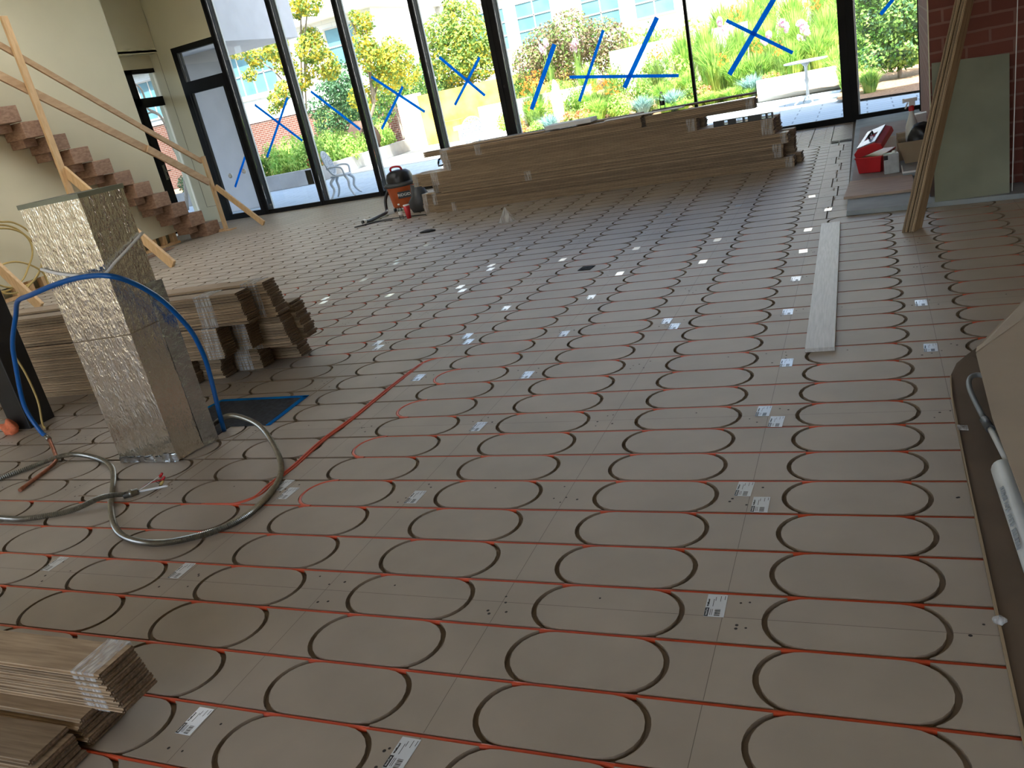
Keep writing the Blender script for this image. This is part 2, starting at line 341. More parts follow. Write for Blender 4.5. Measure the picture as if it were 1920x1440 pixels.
pts = [(-1.06, 2.972, TZ)] + [(-1.06 - .115 * math.sin(a), 2.972 - .115 * (1 - math.cos(a)), -.002) for a in (.4, .8, 1.2, 1.5)] + [(-1.185, 2.5, .002), (-1.18, 2.05, .004), (-1.195, 1.78, .006), (-1.178, 1.5, .003), (-1.19, 1.33, .0)] + [(-1.29 + .11 * math.cos(a), 1.26 - .115 * math.sin(a), -.002) for a in (.3, .7, 1.1, 1.5)] + [(-1.45, 1.144, -.005)]
o = MB().tube(spline(pts, 4), .0068, 6).build('tube_leader', M['tube_pale']); tag(o, 'long orange tube crossing the floor panels diagonally beside the steel conduit loop', 'tube')
o2 = MB().tube(spline([(p[0] + .017, p[1] + .006, p[2] - .001) for p in pts], 4), .006, 6).build('tube_leader', M['tube_pale']); tag(o2, 'second orange tube lying tight against the right side of the diagonal tube', 'tube')

# dark routed seams near the boxed duct
tr = MB()
def seam(pts, w=.012, z=.0006):
    for a, b in zip(pts, pts[1:]):
        a = Vector(a); b = Vector(b); d = (b - a).normalized(); nrm = Vector((-d.y, d.x)) * w / 2
        tr.add([(a.x - nrm.x, a.y - nrm.y, z), (b.x - nrm.x, b.y - nrm.y, z), (b.x + nrm.x, b.y + nrm.y, z), (a.x + nrm.x, a.y + nrm.y, z)], [(0, 1, 2, 3)])
seam([(-1.84, 1.2), (-1.84, 1.99)]); seam([(-1.74, 1.2), (-1.74, 2.0)], .003); seam([(-1.72, 2.42), (-1.72, 2.72), (-2.5, 2.73)], .01)
seam([(-2.9, 1.3), (-2.9, 2.7)]); seam([(-3.6, 1.6), (-3.6, 2.7)]); seam([(-2.35, 1.2), (-2.1, 1.2)])
for k in range(7):
    yy = 5.95 + k * .457; seam([(1.06, yy), (1.13, yy + .02), (1.17, yy + .09)], .006); seam([(1.19, yy + .12), (1.22, yy + .17), (1.3, yy + .19)], .006)
    seam([(1.175 + .015 * (k % 2), yy + .02), (1.175 + .015 * (k % 2), yy + .16)], .014)
for k in range(6): seam([(.1 + k * .17, 10.6), (.1 + k * .17, 12.0)], .006, .0008)
for k in range(5): seam([(.1 + k * .17, 10.5), (.1 + k * .17, 10.72)], .022, .001)
for x, y in ((1.52, 5.3), (2.2, 5.45)): seam(arc(x, y, .1, PI * .1, PI * .6, 6), .013)
struct(tr.build('trim_9', M['mdf_groove']), 'routed seams in the floor panels')

# ------------------------------------------------------------------ stickers on the panels
STK = [(-.382, -.07), (.325, -.067), (1.022, .621), (-1.827, .623), (-1.091, .63), (-.325, 1.226), (-.331, 1.913), (-.321, 2.584), (1.023, 1.31), (1.09, 1.201), (1.024, 1.989), (1.086, 1.878), (1.077, 2.552), (-.324, 3.267), (.316, 3.363), (.385, 3.249), (-1.016, 3.974), (-.376, 4.058), (1.024, 3.354), (1.024, 4.029), (1.029, 4.732), (1.026, 5.394), (-.313, 4.644), (.314, 4.733), (.321, 5.41), (1.153, 6.07), (-1.765, 4.763), (-1.681, 4.628), (-1.759, 5.444), (-1.701, 5.295), (-1.065, 3.381), (-1.0, 3.254), (-1.79, 3.381), (-1.727, 3.275), (-1.096, 1.321), (-1.016, 1.247), (-1.057, 2.64), (-2.464, 4.73), (-1.016, 5.345), (-.373, 5.446), (-1.745, 6.091), (-3.225, 6.237), (-3.148, 6.076), (-3.188, 6.874), (1.714, 2.645), (1.711, 3.329), (-3.255, 4.869), (-3.181, 4.732), (-3.19, 5.469), (.32, 6.78), (.99, 6.75), (-.37, 6.8)]
body = MB().box(-.029, .029, -.052, .052, 0, .0007)
body = body.mesh('floor_sticker', M['paper'])
ink = MB().box(-.0285, -.017, -.051, -.012, .0007, .0011)
for i in range(9): ink.box(.0, .016, -.048 + i * .0035, -.048 + i * .0035 + (.0012 if i % 3 else .0022), .0007, .001)
for i in range(2): ink.box(-.013 + i * .005, -.0115 + i * .005, -.045, -.018, .0007, .001)
for a, b_, c_ in ((-.009, -.005, .03), (.010, .02, .045), (.022, .028, .046), (-.004, .022, .04)): ink.box(a, a + .0016, b_, c_, .0007, .001)
ink_me = ink.mesh('print', M['ink'])
RZ = Matrix.Rotation(PI / 2, 4, 'Z')
st_parts = []
where = ['below the lower orange lines at the bottom left edge, near the small plank bundles', 'at the bottom edge of the floor, left of centre', 'alone in the right foreground between two oval columns']
for i, (x, y) in enumerate(STK):
    o = link('floor_sticker', body, None, (x, y, .0006), (0, 0, random.uniform(-.05, .05)))
    if i == 0:
        lab = 'white printed sticker in the foreground, right of the small plank bundles'
        st_parts = [link('print', ink_me, o), text('brand_text', 'SmartTrac', .0072, M['white'], o, Matrix.Translation((-.0228, -.0315, .0012)) @ RZ), text('product_text', 'WellBoard', .0078, M['ink'], o, Matrix.Translation((-.0225, .012, .0009)) @ RZ, bold=True)]
    else:
        for p in (st_parts if y < 4.2 else []): q = p.copy(); SC.collection.objects.link(q); q.parent = o
        lab = 'small white sticker on the floor panels among the rows of oval grooves'
    near = {1: 'white printed sticker at the near edge of the floor, beside the lowest orange tube', 2: 'lone white printed sticker in the right foreground between two columns of ovals', 3: 'dim printed sticker left of the oval just below the conduit, leftmost of its row', 4: 'dim printed sticker on the panel just below the lowest bend of the steel conduit', 5: 'bluish sticker right of the four orange tube bends, nearest one', 8: 'bright bluish sticker in the right foreground pair, the upper one', 9: 'bright bluish sticker in the right foreground pair, the lower one', 10: 'bright sticker of the pair one step behind the right foreground pair, the upper one', 11: 'bright sticker of the pair one step behind the right foreground pair, the lower one'}
    if i in near: lab = near[i]
    elif i:
        col = round((x + .36) / .698); same = sorted([q for q in STK if round((q[0] + .36) / .698) == col], key=lambda q: q[1])
        cols = sorted({round((q[0] + .36) / .698) for q in STK}); k_ = cols[::-1].index(col)
        lab = 'small white sticker, %s from the near end of the %s sticker column from the right' % (['first', 'second', 'third', 'fourth', 'fifth', 'sixth', 'seventh', 'eighth', 'ninth', 'tenth', 'eleventh', 'twelfth', 'thirteenth'][same.index((x, y))], ['first', 'second', 'third', 'fourth', 'fifth', 'sixth', 'seventh', 'eighth'][k_])
    tag(o, lab, 'sticker', 'white stickers on the floor panels')

# ------------------------------------------------------------------ walls, glazing
TW = math.atan(-.055); CW = math.cos(TW)
WM = Matrix.Translation((0, 12.13, 0)) @ Matrix.Rotation(TW, 4, 'Z')       # local x along the glass wall, y outwards
def W(x, d=0, z=0): return WM @ Vector((x / CW, d, z))
H = 5.0
def wbox(mb, x0, x1, d0, d1, z0, z1, mi=0): return mb.box(x0 / CW, x1 / CW, d0, d1, z0, z1, mi, WM)
# mullions (x, width, name)
MU = [(-10.07, .11), (-8.58, .10), (-7.14, .10), (-5.60, .09), (-4.23, .20), (-.955, .045), (1.17, .21)]
panes = []
for i, (x, wd) in enumerate(MU):
    x1 = MU[i + 1][0] if i < 6 else 2.17
    e = link('window_%d' % (i + 1), None, None, tuple(W(x + wd))); struct(e, 'tall fixed pane %d of the glass wall' % (i + 1)); e.empty_display_size = .1
    inv = Matrix.Translation(-W(x + wd))
    fr = MB(); dp = .17 if wd > .06 else .06
    wbox(fr, x, x + wd, 0, dp, 0, H); wbox(fr, x + wd * .42, x + wd * .5, -.012, 0, 0, H)
    wbox(fr, x + wd, x1, .01, .07, 0, .085); wbox(fr, x + wd, x1, .01, .07, H - .08, H)
    if i == 6: wbox(fr, x1, x1 + .03, .01, .1, 0, H)
    fo = fr.build('window_frame', M['frame'], e); fo.data.transform(inv)
    if wd > .06:
        al = MB(); wbox(al, x + .01, x + wd + .012, dp, dp + .035, 0, H); ao = al.build('outer_cover', M['alu'], e); ao.data.transform(inv)
    gl = MB(); wbox(gl, x + wd, x1, .035, .041, .08, H - .08); go = gl.build('pane', M['glass'], e); go.data.transform(inv)
# maker mark on the thick mullion
text('mark', 'IS', .06, M['darkgrey'], bpy.data.objects['window_5'], Matrix.Translation(-W(-4.03)) @ WM @ Matrix.Translation((-4.11, -.001, 1.48)) @ Matrix.Rotation(PI / 2, 4, 'X'))
# the glazed door unit at the left end
d = link('door_1', None, None, tuple(W(-11.2))); struct(d, 'black framed glazed door with transom light'); inv = Matrix.Translation(-W(-11.2))
fr = MB()
wbox(fr, -11.21, -11.08, 0, .14, 0, 3.5); wbox(fr, -11.21, -10.07, 0, .14, 3.39, 3.5); wbox(fr, -11.08, -10.07, -.01, .13, 2.6, 2.83); wbox(fr, -11.08, -10.07, 0, .1, 0, .11)
wbox(fr, -11.05, -11.0, -.01, .06, .1, 2.6); wbox(fr, -10.14, -10.07, -.01, .06, .1, 2.6)
fo = fr.build('door_frame', M['frame'], d); fo.data.transform(inv)
gl = MB(); wbox(gl, -11.02, -10.1, .03, .036, .1, 2.6); wbox(gl, -11.08, -10.07, .05, .056, 2.83, 3.39); go = gl.build('pane', M['glass'], d); go.data.transform(inv)
# side door in the recess of the left wall
d2 = link('door_2', None, None, (-11.87, 11.0, 0)); struct(d2, 'narrow black framed glazed door in the left recess')
fr = MB()
for a in ((10.2, 12.14, 0, 3.25), (10.2, 12.76, 3.17, 3.25), (10.2, 12.76, 2.52, 2.7), (10.2, 12.76, 0, .1)): fr.box(-11.9, -11.8, a[0], a[1], a[2], a[3])
for a in ((12.02, 12.20, 0, 2.55), ): fr.box(-11.88, -11.79, *a)
fo = fr.build('door_frame', M['frame'], d2); fo.data.transform(Matrix.Translation((11.87, -11, 0)))
gl = MB().box(-11.86, -11.855, 12.14, 12.74, .1, 3.17); go = gl.build('pane', M['glass'], d2); go.data.transform(Matrix.Translation((11.87, -11, 0)))
hd = MB().tube([(.09, 1.12, 1.25), (.13, 1.12, 1.25), (.13, 1.24, 1.25)], .011, 8); hd.box(.08, .09, 1.09, 1.15, 1.08, 1.38); hd.tube([(.09, 1.12, 1.13), (.12, 1.12, 1.13), (.12, 1.16, 1.13)], .012, 8)
hd.build('door_handle', M['steel'], d2)

wl = MB().box(-10.5, -10.35, -7, 10.5, .2, H); wl.box(-11.6, -10.5, 10.38, 10.5, .0, H)
wl.box(-11.75, -11.57, 10.5, 12.74, 3.52, H); wl.box(-11.92, -11.8, 10.5, 12.76, 3.25, 3.52); wl.box(-11.92, -11.57, 10.5, 12.76, 3.5, 3.56)
struct(wl.build('wall_left', M['plaster']), 'cream plastered wall behind the stair')
wf = MB(); wbox(wf, -12.0, -11.21, 0, .25, 0, 3.5); wbox(wf, -11.75, -10.07, .0, .2, 3.5, H)
wbox(wf, -11.60, -11.594, -.004, 0, .35, 3.5, 1); wbox(wf, -11.6, -11.25, -.004, 0, .345, .352, 1)
struct(wf.build('wall_front', [M['plaster'], M['mdf_groove']]), 'cream wall above and beside the glazed door')
st = MB(); st.box(-10.52, -10.33, -7, 10.45, .0, .04)
for k in range(34):
    yy = 10.36 - k * .26 - random.random() * .05
    st.box(-10.5, -10.36, yy, yy + .045 + .05 * random.random(), .04, .2)
struct(st.build('trim_1', M['pine']), 'exposed stud feet under the cut plaster')
st = MB().box(-10.49, -10.47, -7, 10.4, .03, .22); struct(st.build('trim_2', M['backer']), 'green board behind the stud feet')
# ceiling, rear wall, right hand walls
ce = MB()
SK = (-9.2, -6.6, 3.6, 8.4)
for a in ((-13, 7, -7.2, SK[2]), (-13, 7, SK[3], 12.95), (-13, SK[0], SK[2], SK[3]), (SK[1], 7, SK[2], SK[3])): ce.box(*a, H, H + .25)
sk = link('window_9', None, None, (-7.9, 6, H)); struct(sk, 'added unseen milky rooflight that brightens the wall and floor')  # rooflight added out of view to brighten the cream wall and floor
MB().box(-1.32, 1.32, -2.42, 2.42, .1, .12).build('pane', M['milky'], sk)
f_ = MB()
for k in range(-1, 2): f_.box(k * .65 - .03, k * .65 + .03, -2.4, 2.4, .0, .1)
f_.build('window_frame', M['frame'], sk)
struct(ce.build('ceiling', M['ceil']), 'plain high ceiling')
struct(MB().box(-20, -6, 9.7, 12.9, H + .25, 13).build('wall_upper', M['stucco']), 'taller storey above the left end of the glass wall')
rw = MB()
rw.box(-10.5, -8.6, -7.2, -7, 0, H); rw.box(-8.6, 3, -7.2, -7, 4.0, H); rw.box(-8.6, 3, -7.2, -7, 0, .5); rw.box(-6, -5.8, -7.2, -7, .5, 4.0); rw.box(3, 6.8, -7.2, -7, 0, H); rw.box(-3.2, -2.6, -7.2, -7, 0, H)  # openings added in this unseen wall to let more light in
struct(rw.build('wall_rear', M['plaster']))
rr = MB(); rr.box(6.6, 6.8, -7, 5.4, 0, H); rr.box(3.4, 6.8, 5.35, 5.55, 0, H); struct(rr.build('wall_right', M['plaster']))
fl2 = MB().box(-10.5, 6.8, -7.2, -1.5, -.05, -.021); fl2.box(2.62, 6.8, -1.5, 5.4, -.05, -.021); struct(fl2.build('floor_rear', M['floor']))
# brick pier and brick return
pr = MB(); pr.prism([(1.945, 6.02), (2.56, 6.02), (3.4, 6.02), (3.4, 12.03), (2.185, 12.05)], 0.0, H)
struct(MB().prism([(2.56, 5.45), (3.4, 5.45), (3.4, 6.02), (2.56, 6.02)], 0, H).build('wall_return', M['brick']), 'brick return at the right edge')
struct(pr.build('wall_pier', M['brick']), 'dark red brick pier right of the glass wall')
bd = MB().box(1.936, 1.944, 6.012, 6.02, .04, H); struct(bd.build('trim_3', M['plaster']), 'pale corner bead of the brick pier')
# raised platform
pf = MB(); pf.prism([(1.305, 5.73), (2.56, 5.60), (2.56, 6.05), (1.96, 6.05), (2.16, 11.95), (1.34, 11.9)], 0.0, .038)
struct(bevel(pf.build('trim_4', M['slate']), .003), 'low grey stone platform along the brick pier')

# ------------------------------------------------------------------ blue tape on the glass
TAPES = [
 (('blue tape strip stuck on the glazed door'), (-10.17, 1.20), (-10.68, .65)),
 (('falling blue tape strip of the cross on the first pane right of the door'), (-9.53, 2.12), (-8.62, 1.28)),
 (('rising blue tape strip of the cross on the first pane right of the door'), (-8.69, 2.11), (-9.61, 1.11)),
 (('single slanted blue tape strip on the second pane right of the door'), (-8.11, 2.12), (-7.22, 1.27)),
 (('long falling blue tape strip of the cross above the vacuum cleaner'), (-6.7, 2.12), (-5.76, 1.34)),
 (('rising blue tape strip of the cross above the vacuum cleaner'), (-6.09, 1.84), (-6.75, 1.20)),
 (('falling blue tape strip of the cross in front of the yellow wall'), (-5.23, 2.17), (-4.51, 1.40)),
 (('rising blue tape strip of the cross in front of the yellow wall'), (-4.47, 2.02), (-5.13, 1.35)),
 (('leftmost upright blue tape strip on the widest pane'), (-3.09, 1.95), (-3.70, 1.03)),
 (('narrow middle upright blue tape strip on the widest pane'), (-2.24, 1.99), (-2.83, 1.01)),
 (('rightmost upright blue tape strip on the widest pane'), (-1.37, 1.99), (-2.04, 1.08)),
 (('near horizontal blue tape strip across the widest pane'), (-2.93, 1.41), (-1.15, 1.10)),
 (('steep blue tape strip of the cross above the white garden table'), (.38, 1.92), (-.39, .97)),
 (('shallow blue tape strip of the cross above the white garden table'), (-.35, 1.73), (.54, 1.10)),
 (('short piece of blue tape at the top of the rightmost pane'), (1.98, 1.62), (1.72, 1.37))]
for i, (lab, a, b) in enumerate(TAPES):
    a3 = W(a[0], .031 - .001 * (i % 2), a[1]); b3 = W(b[0], .031 - .001 * (i % 2), b[1])
    nrm = (WM.to_3x3() @ Vector((0, 1, 0)))
    o = MB().bar(a3, b3, .05 if i not in (8, 10, 12) else .075, .0012, 0, nrm).build('blue_tape', M['tape']); rebase(o, (a3 + b3) / 2)
    tag(o, lab, 'tape', 'blue tape strips on the glass wall')
for x, z, s in ((-10.71, .89, 'left'), (-10.31, .93, 'right')):
    o = MB().lathe([(.006, 0), (.05, 0), (.05, .012), (.03, .02), (.018, .02), (.018, .004), (.006, .004)], 16).build('glass_lifter', M['white'], None, tuple(W(x, .03, z)), (PI / 2, 0, TW))
    tag(o, 'round white plastic disc on the glazed door, %s of the tape strip' % ('left' if s == 'left' else 'just right'), 'disc')

# ------------------------------------------------------------------ stair of timber blocks
for i in range(12):
    y0 = 10.92 - i * .328; z0 = .0 + i * .2435
    e = thing('stair_step', 'rough timber block step, %s' % (['lowest of the stair, standing on the floor', 'second from the floor', 'third from the floor', 'fourth from the floor', 'fifth from the floor', 'sixth from the floor', 'seventh from the floor', 'eighth from the floor', 'ninth from the floor', 'tenth from the floor, half hidden by a rail post', 'eleventh from the floor', 'topmost one in view at the left edge'][i]), 'step', (-10.33, y0, z0), 0, 'timber block steps of the stair')
    b = MB().box(0, .44, -.2, .165, 0, .235); o = bevel(b.build('tread_block', M['step'], e), .01)
    if i > 0:
        o = bevel(MB().box(0, .30, -.16, .06, -.12, 0).build('lower_block', M['step'], e), .006)
# rails and posts
def stick(name, a, b, w, h, lab, m='pine_y', up=(1, 0, 0), grp=None):
    a = Vector(a); b = Vector(b); o = MB().bar((0, 0, 0), b - a, w, h, 0, up).build(name, M[m], None, tuple(a)); bevel(o, .004); return tag(o, lab, 'timber', grp)
stick('rail_post', (-9.80, 11.13, .02), (-9.80, 11.13, 1.40), .09, .04, 'short pine post at the foot of the stair', 'pine')
stick('rail_post', (-9.78, 8.06, .0), (-9.78, 8.06, 3.86), .11, .045, 'tall pine post halfway up the stair', 'pine')
stick('rail_post', (-9.78, 5.95, .0), (-9.78, 5.95, 3.9), .11, .045, 'pine post at the left edge of the picture, behind its brace', 'pine')
stick('hand_rail', (-9.835, 11.1, 1.315), (-9.835, 9.92, 2.1), .09, .038, 'upper pine rail, lower length reaching the short post', 'pine_y')
stick('hand_rail', (-9.84, 10.15, 1.95), (-9.84, 6.2, 4.62), .09, .038, 'upper pine rail, long length passing behind the tall post', 'pine_y')
stick('mid_rail', (-9.79, 11.06, .93), (-9.79, 9.87, 1.72), .13, .038, 'wide lower pine rail board, short length at the foot of the stair', 'pine_y')
stick('mid_rail', (-9.835, 10.05, 1.62), (-9.835, 6.4, 3.87), .13, .038, 'wide lower pine rail board, long length rising to the left edge', 'pine_y')
stick('brace', (-9.76, 11.17, .82), (-8.78, 11.0, .03), .04, .1, 'slanted pine brace from the short post to the floor by the door', 'pine', (1, 0, 1))
stick('brace', (-9.82, 8.12, 1.66), (-8.0, 7.83, .03), .05, .14, 'slanted pine brace from the tall post, ending behind the foil duct', 'pine', (1, 0, 1))
stick('brace', (-9.8, 5.95, 1.55), (-8.62, 6.0, .03), .05, .14, 'slanted pine brace crossing the coiled yellow cable at the left edge', 'pine', (1, 0, 1))
o = MB().box(-.16, .2, -.07, .09, 0, .022).box(-.2, -.05, -.05, .05, .0, .045).build('foot_plate', M['pine_y'], None, (-9.78, 11.08, .001)); tag(o, 'flat pine foot plate under the short rail post', 'timber')
o = MB().bar((-9.6, 8.6, .02), (-9.9, 9.75, .02), .12, .025).build('floor_strip', M['step']); rebase(o, (-9.75, 9.2, .01)); tag(o, 'loose brown timber strip on the floor below the stair', 'timber')
o = MB().box(-.02, 0, -.06, .03, -.1, .06, 0).box(0, .015, -.03, .01, -.02, .03, 1).build('wall_box', [M['white'], M['black']], None, (-10.35 + .02, 9.98, .95)); tag(o, 'small switch box on the cream wall above a step', 'electrical box')

# ------------------------------------------------------------------ oak flooring bundles
BW, BT = .127, .0195
def board_mesh(l, seed=0):
    """one tongue and groove board, running along -x from x=0"""
    prof = [(0, 0), (BW, 0), (BW, BT * .33), (BW + .006, BT * .36), (BW + .006, BT * .6), (BW, BT * .64), (BW, BT), (0, BT), (0, BT * .64), (.006, BT * .6), (.006, BT * .36), (0, BT * .33)]
    prof = [(BW - y, z) for y, z in prof][::-1]; g = .0017; n = len(prof); b = MB()
    vs = [(-l, y, z + (g if z == 0 else -g if z == BT else 0)) for y, z in prof] + [(0, y, z + (g if z == 0 else -g if z == BT else 0)) for y, z in prof]
    b.add(vs, [(i, (i + 1) % n, n + (i + 1) % n, n + i) for i in range(n)], 0)
    b.add([vs[i] for i in range(n)], [tuple(range(n - 1, -1, -1))], 1); b.add([vs[n + i] for i in range(n)], [tuple(range(n))], 1)
    z0, z1 = BT * .36, BT * .62                       # end tongue
    b.box(0, .006, .004, BW - .002, z0, z1, 1)
    return b.mesh('board', [M['oak'], M['oak_end']])
bmesh_cache = {}
def bundle(lab, grp, loc, l, nb, rz=0, step=.0, jit=.006, wraps=(), tilt=0, slack=0.003, cat='flooring bundle'):
    e = thing('flooring_bundle', lab, cat, loc, rz, grp); e.rotation_euler = (tilt, 0, rz)
    key = round(l, 2)
    if key not in bmesh_cache: bmesh_cache[key] = board_mesh(l)
    for i in range(nb):
        dx = step * (nb - 1 - i) + random.uniform(-jit, jit)
        o = link('board', bmesh_cache[key], e, (dx, random.uniform(-slack, slack) - (.0 if i % 2 else .0), i * BT))
    for x0, x1 in wraps:
        t = nb * BT; mb = MB(); s_ = .004
        X0, X1 = x0, x1; ya, yb, za, zb = -s_, BW + .006 + s_, -.0005, t + .0015
        mb.add([(X0, ya, za), (X1, ya, za), (X1, ya, zb), (X0, ya, zb), (X0, yb, zb), (X1, yb, zb), (X1, yb, za), (X0, yb, za)], [(0, 1, 2, 3), (3, 2, 5, 4), (4, 5, 6, 7)])
        o = mb.build('stretch_wrap', M['wrap'], e); o['label'] = 'clear stretch wrap band'
    return e
# near left bundles
G1 = 'short oak bundles in the near left corner'
bundle('oak plank bundle at the near left, upper one, wrapped near its stepped end', G1, (-.565, -.157, .088), 1.3, 7, 0, .006, .004, wraps=((-.115, -.02),), slack=.003)
bundle('oak plank bundle at the near left, under the wrapped one and flat on the floor', G1, (-.66, -.215, .001), 1.3, 5, 0, .006, .012, slack=.006)
bundle('frontmost oak plank bundle, cut off by the bottom left corner of the picture', G1, (-.66, -.37, .001), 1.3, 5, .02, .008, .01, slack=.004)
# middle left stack
G2 = 'long oak bundles in the stack behind the foil duct'
def mid(lab, x, y, z, l, nb, **k): return bundle(lab, G2, (x, y, z), l, nb, .02, **k)
A, B_, C_, D_ = 2.70, 2.84, 2.98, 3.12
mid('oak bundle at the bottom front of the stack behind the duct', -2.93, 2.70, .001, 3.4, 10, jit=.012)
mid('oak bundle in the bottom layer, second from the front, behind the duct', -2.75, B_, .001, 3.4, 10, jit=.01)
mid('oak bundle in the bottom layer with its end in the shadow of the wrapped ones', -2.53, 3.0, .001, 3.4, 8, jit=.006, wraps=((-.22, -.08),))
mid('oak bundle lying farthest right on the floor in the stack behind the duct', -2.36, 3.2, .001, 3.4, 8, step=.003, jit=.006)
mid('wrapped oak bundle tilting forward, lower front of the stack behind the duct', -2.52, 2.675, .205, 3.4, 11, jit=.003, wraps=((-.14, -.005),), slack=.001)
mid('wrapped oak bundle beside the tilting one, middle layer of the stack', -2.42, B_, .205, 3.4, 11, jit=.003, wraps=((-.12, -.002),))
mid('oak bundle with fanned board ends, middle layer of the stack, third from front', -2.25, C_, .16, 3.4, 13, step=.004, jit=.01, wraps=((-.28, -.2),))
mid('oak bundle in the rear of the middle layer with darker board ends', -2.22, D_, .16, 3.4, 14, step=.004, jit=.012)
mid('oak bundle on top at the front of the stack, wrap set back from its end', -2.27, 2.685, .425, 3.4, 11, step=.003, jit=.006, wraps=((-.36, -.22),))
mid('topmost oak bundle of the stack, bright wrapped end reaching farthest right', -2.19, 2.87, .415, 3.4, 12, step=.004, jit=.008, wraps=((-.19, -.05),))
mid('oak bundle on top at the back of the stack, mostly hidden', -2.75, 3.06, .44, 3.4, 9, jit=.02)
# stack in front of the glass wall
SA = math.atan2(8.691 - 9.252, .709 + 4.39)
def Sp(x, dy=0): t = (x + 4.39) / (5.1); return Vector((x, 9.252 - .561 * t + dy, 0))
G3 = 'long oak bundles in the stack before the glass wall'
LAY = [(6, 0.0), (8, .117), (6, .273), (9, .39), (7, .5655), (7, .702)]
FR = [(.71, 4.98), (.60, 4.90), (.66, 4.75), (.52, 4.95), (-.35, 3.6), (-1.02, 2.95)]
ordn = ['bottom', 'second', 'third', 'fourth', 'fifth', 'top']
for k, ((nb, z), (xr, l)) in enumerate(zip(LAY, FR)):
    for j in range(3):
        if k == 5 and j == 0: pass
        xx = xr + (0, -.12, .07)[j] * (1 if k != 4 else .5) + (.0 if j == 0 else random.uniform(-.05, .05))
        if k in (4, 5) and j > 0: xx = xr + (.0, -.1, .05)[j]
        p = Sp(xx, .14 * j + (.0, .018, -.008, .012, .0, .02)[k]); ll = l + (0, .12, -.05)[j] * (0 if k in (4, 5) else 1)
        if k == 2 and j == 0: ll = l + .02
        wr = {0: ((-.1, -.01), (-ll + .28, -ll + .36)), 1: ((-.12, -.02), (-ll + .005, -ll + .08)), 2: ((-.08, -.01), (-3.4, -3.3)), 3: ((-.14, -.01), (-ll + .2, -ll + .32)), 4: ((-.12, -.02), (-ll + .005, -ll + .1)), 5: ((-ll + .005, -ll + .1), (-ll + .55, -ll + .65))}[k] if j == 0 else ((-ll + .005, -ll + .09),)
        bundle('oak bundle in the %s layer of the stack before the glass, %s row' % (ordn[k], ('front', 'middle', 'rear')[j]), G3, (p.x, p.y, z + .001), round(ll, 2), nb, SA, jit=.008, wraps=wr, slack=.002)
p = Sp(.33, 0.02); bundle('oak bundle on the right of the top layer, overhanging the spirit level', G3, (p.x, p.y, .702), 1.3, 6, SA, jit=.004, wraps=((-.1, -.01),))
p = Sp(-3.55, .28); bundle('short oak offcut bundle poking out left beyond the top layer', G3, (p.x, p.y, .765), .85, 4, SA, jit=.003)
# two short bundle ends poking out at the left
p = Sp(-3.9, .42); bundle('short oak bundle sticking out left behind the vacuum, wrapped in white film', G3, (p.x, p.y, .42), .72, 7, SA, wraps=((-.71, -.6),))
# loose pieces on top
def loose(name, mname, x, dy, z, l, wd, t, lab, rz=0, rx=0, cat='board'):
    p = Sp(x, dy); o = MB().box(-l / 2, l / 2, -wd / 2, wd / 2, 0, t).build(name, M[mname], None, (p.x, p.y, z), (rx, 0, SA + rz)); bevel(o, .002); return tag(o, lab, cat)
loose('foam_board', 'stone', -2.0, .2, .862, .62, .3, .05, 'pale foam board resting tilted on top of the window stack', .12, 0)
loose('loose_board', 'oak', -3.1, .16, .845, 1.5, .127, .018, 'loose oak board lying along the left top of the window stack', .0)
loose('loose_board', 'plywood_dark', -2.9, .33, .845, 1.3, .1, .019, 'dark loose board behind the oak one on the left top of the window stack', .03)
loose('loose_board', 'stone', -1.0, .12, .842, 1.0, .12, .012, 'pale thin board beside the small bottle on top of the window stack', .02)
loose('loose_board', 'oak', -1.5, .3, .842, .9, .127, .019, 'oak board lying behind the pale foam board on the window stack', -.04)
loose('loose_board', 'plywood_dark', -.3, .3, .842, 1.25, .127, .019, 'dark oak board lying on the right top of the window stack, behind the bottle', .0)
# spirit level on the lower right ledge
p = Sp(.18, .05); e = thing('spirit_level', 'black spirit level with clear vials on the right end of the window stack', 'spirit level', (p.x, p.y, .567), SA)
b = MB().box(-.34, .34, -.022, .022, 0, .008).box(-.34, .34, -.022, .022, .055, .063)
xs = [-.34, -.27, -.22, -.10, -.03, .02, .07, .23, .275, .315, .34]
for a, c in ((-.34, -.22), (-.17, -.08), (.0, .02), (.06, .21), (.26, .28), (.325, .34)): b.box(a, c, -.02, .02, .008, .055)
b.build('level_body', M['black'], e)
for x in (-.195, -.04, .04, .235, .302): MB().box(-.02, .02, -.008, .008, .012, .052, 0, Matrix.Translation((x, 0, 0))).build('vial', M['clear'], e)
# small bottle on top
def bottle(lab, loc, s=1, cap='white', cat='bottle', band=True):
    e = thing('bottle', lab, cat, loc)
    MB().lathe([(.0, .0), (.03 * s, 0), (.032 * s, .02 * s), (.032 * s, .13 * s), (.026 * s, .155 * s), (.013 * s, .185 * s), (.012 * s, .2 * s)], 16).build('bottle_body', M['clear'], e)
    MB().lathe([(.0135 * s, .198 * s), (.0145 * s, .2 * s), (.0145 * s, .218 * s), (0, .22 * s)], 14).build('cap', M[cap], e)
    MB().lathe([(.0325 * s, .06 * s), (.033 * s, .062 * s), (.033 * s, .108 * s), (.0325 * s, .11 * s)], 16).build('label_band', M['ink' if band else 'label'], e); return e
p = Sp(-.78, .24); bottle('clear bottle with a black label band standing on top of the window stack', (p.x, p.y, .842), 1.0)
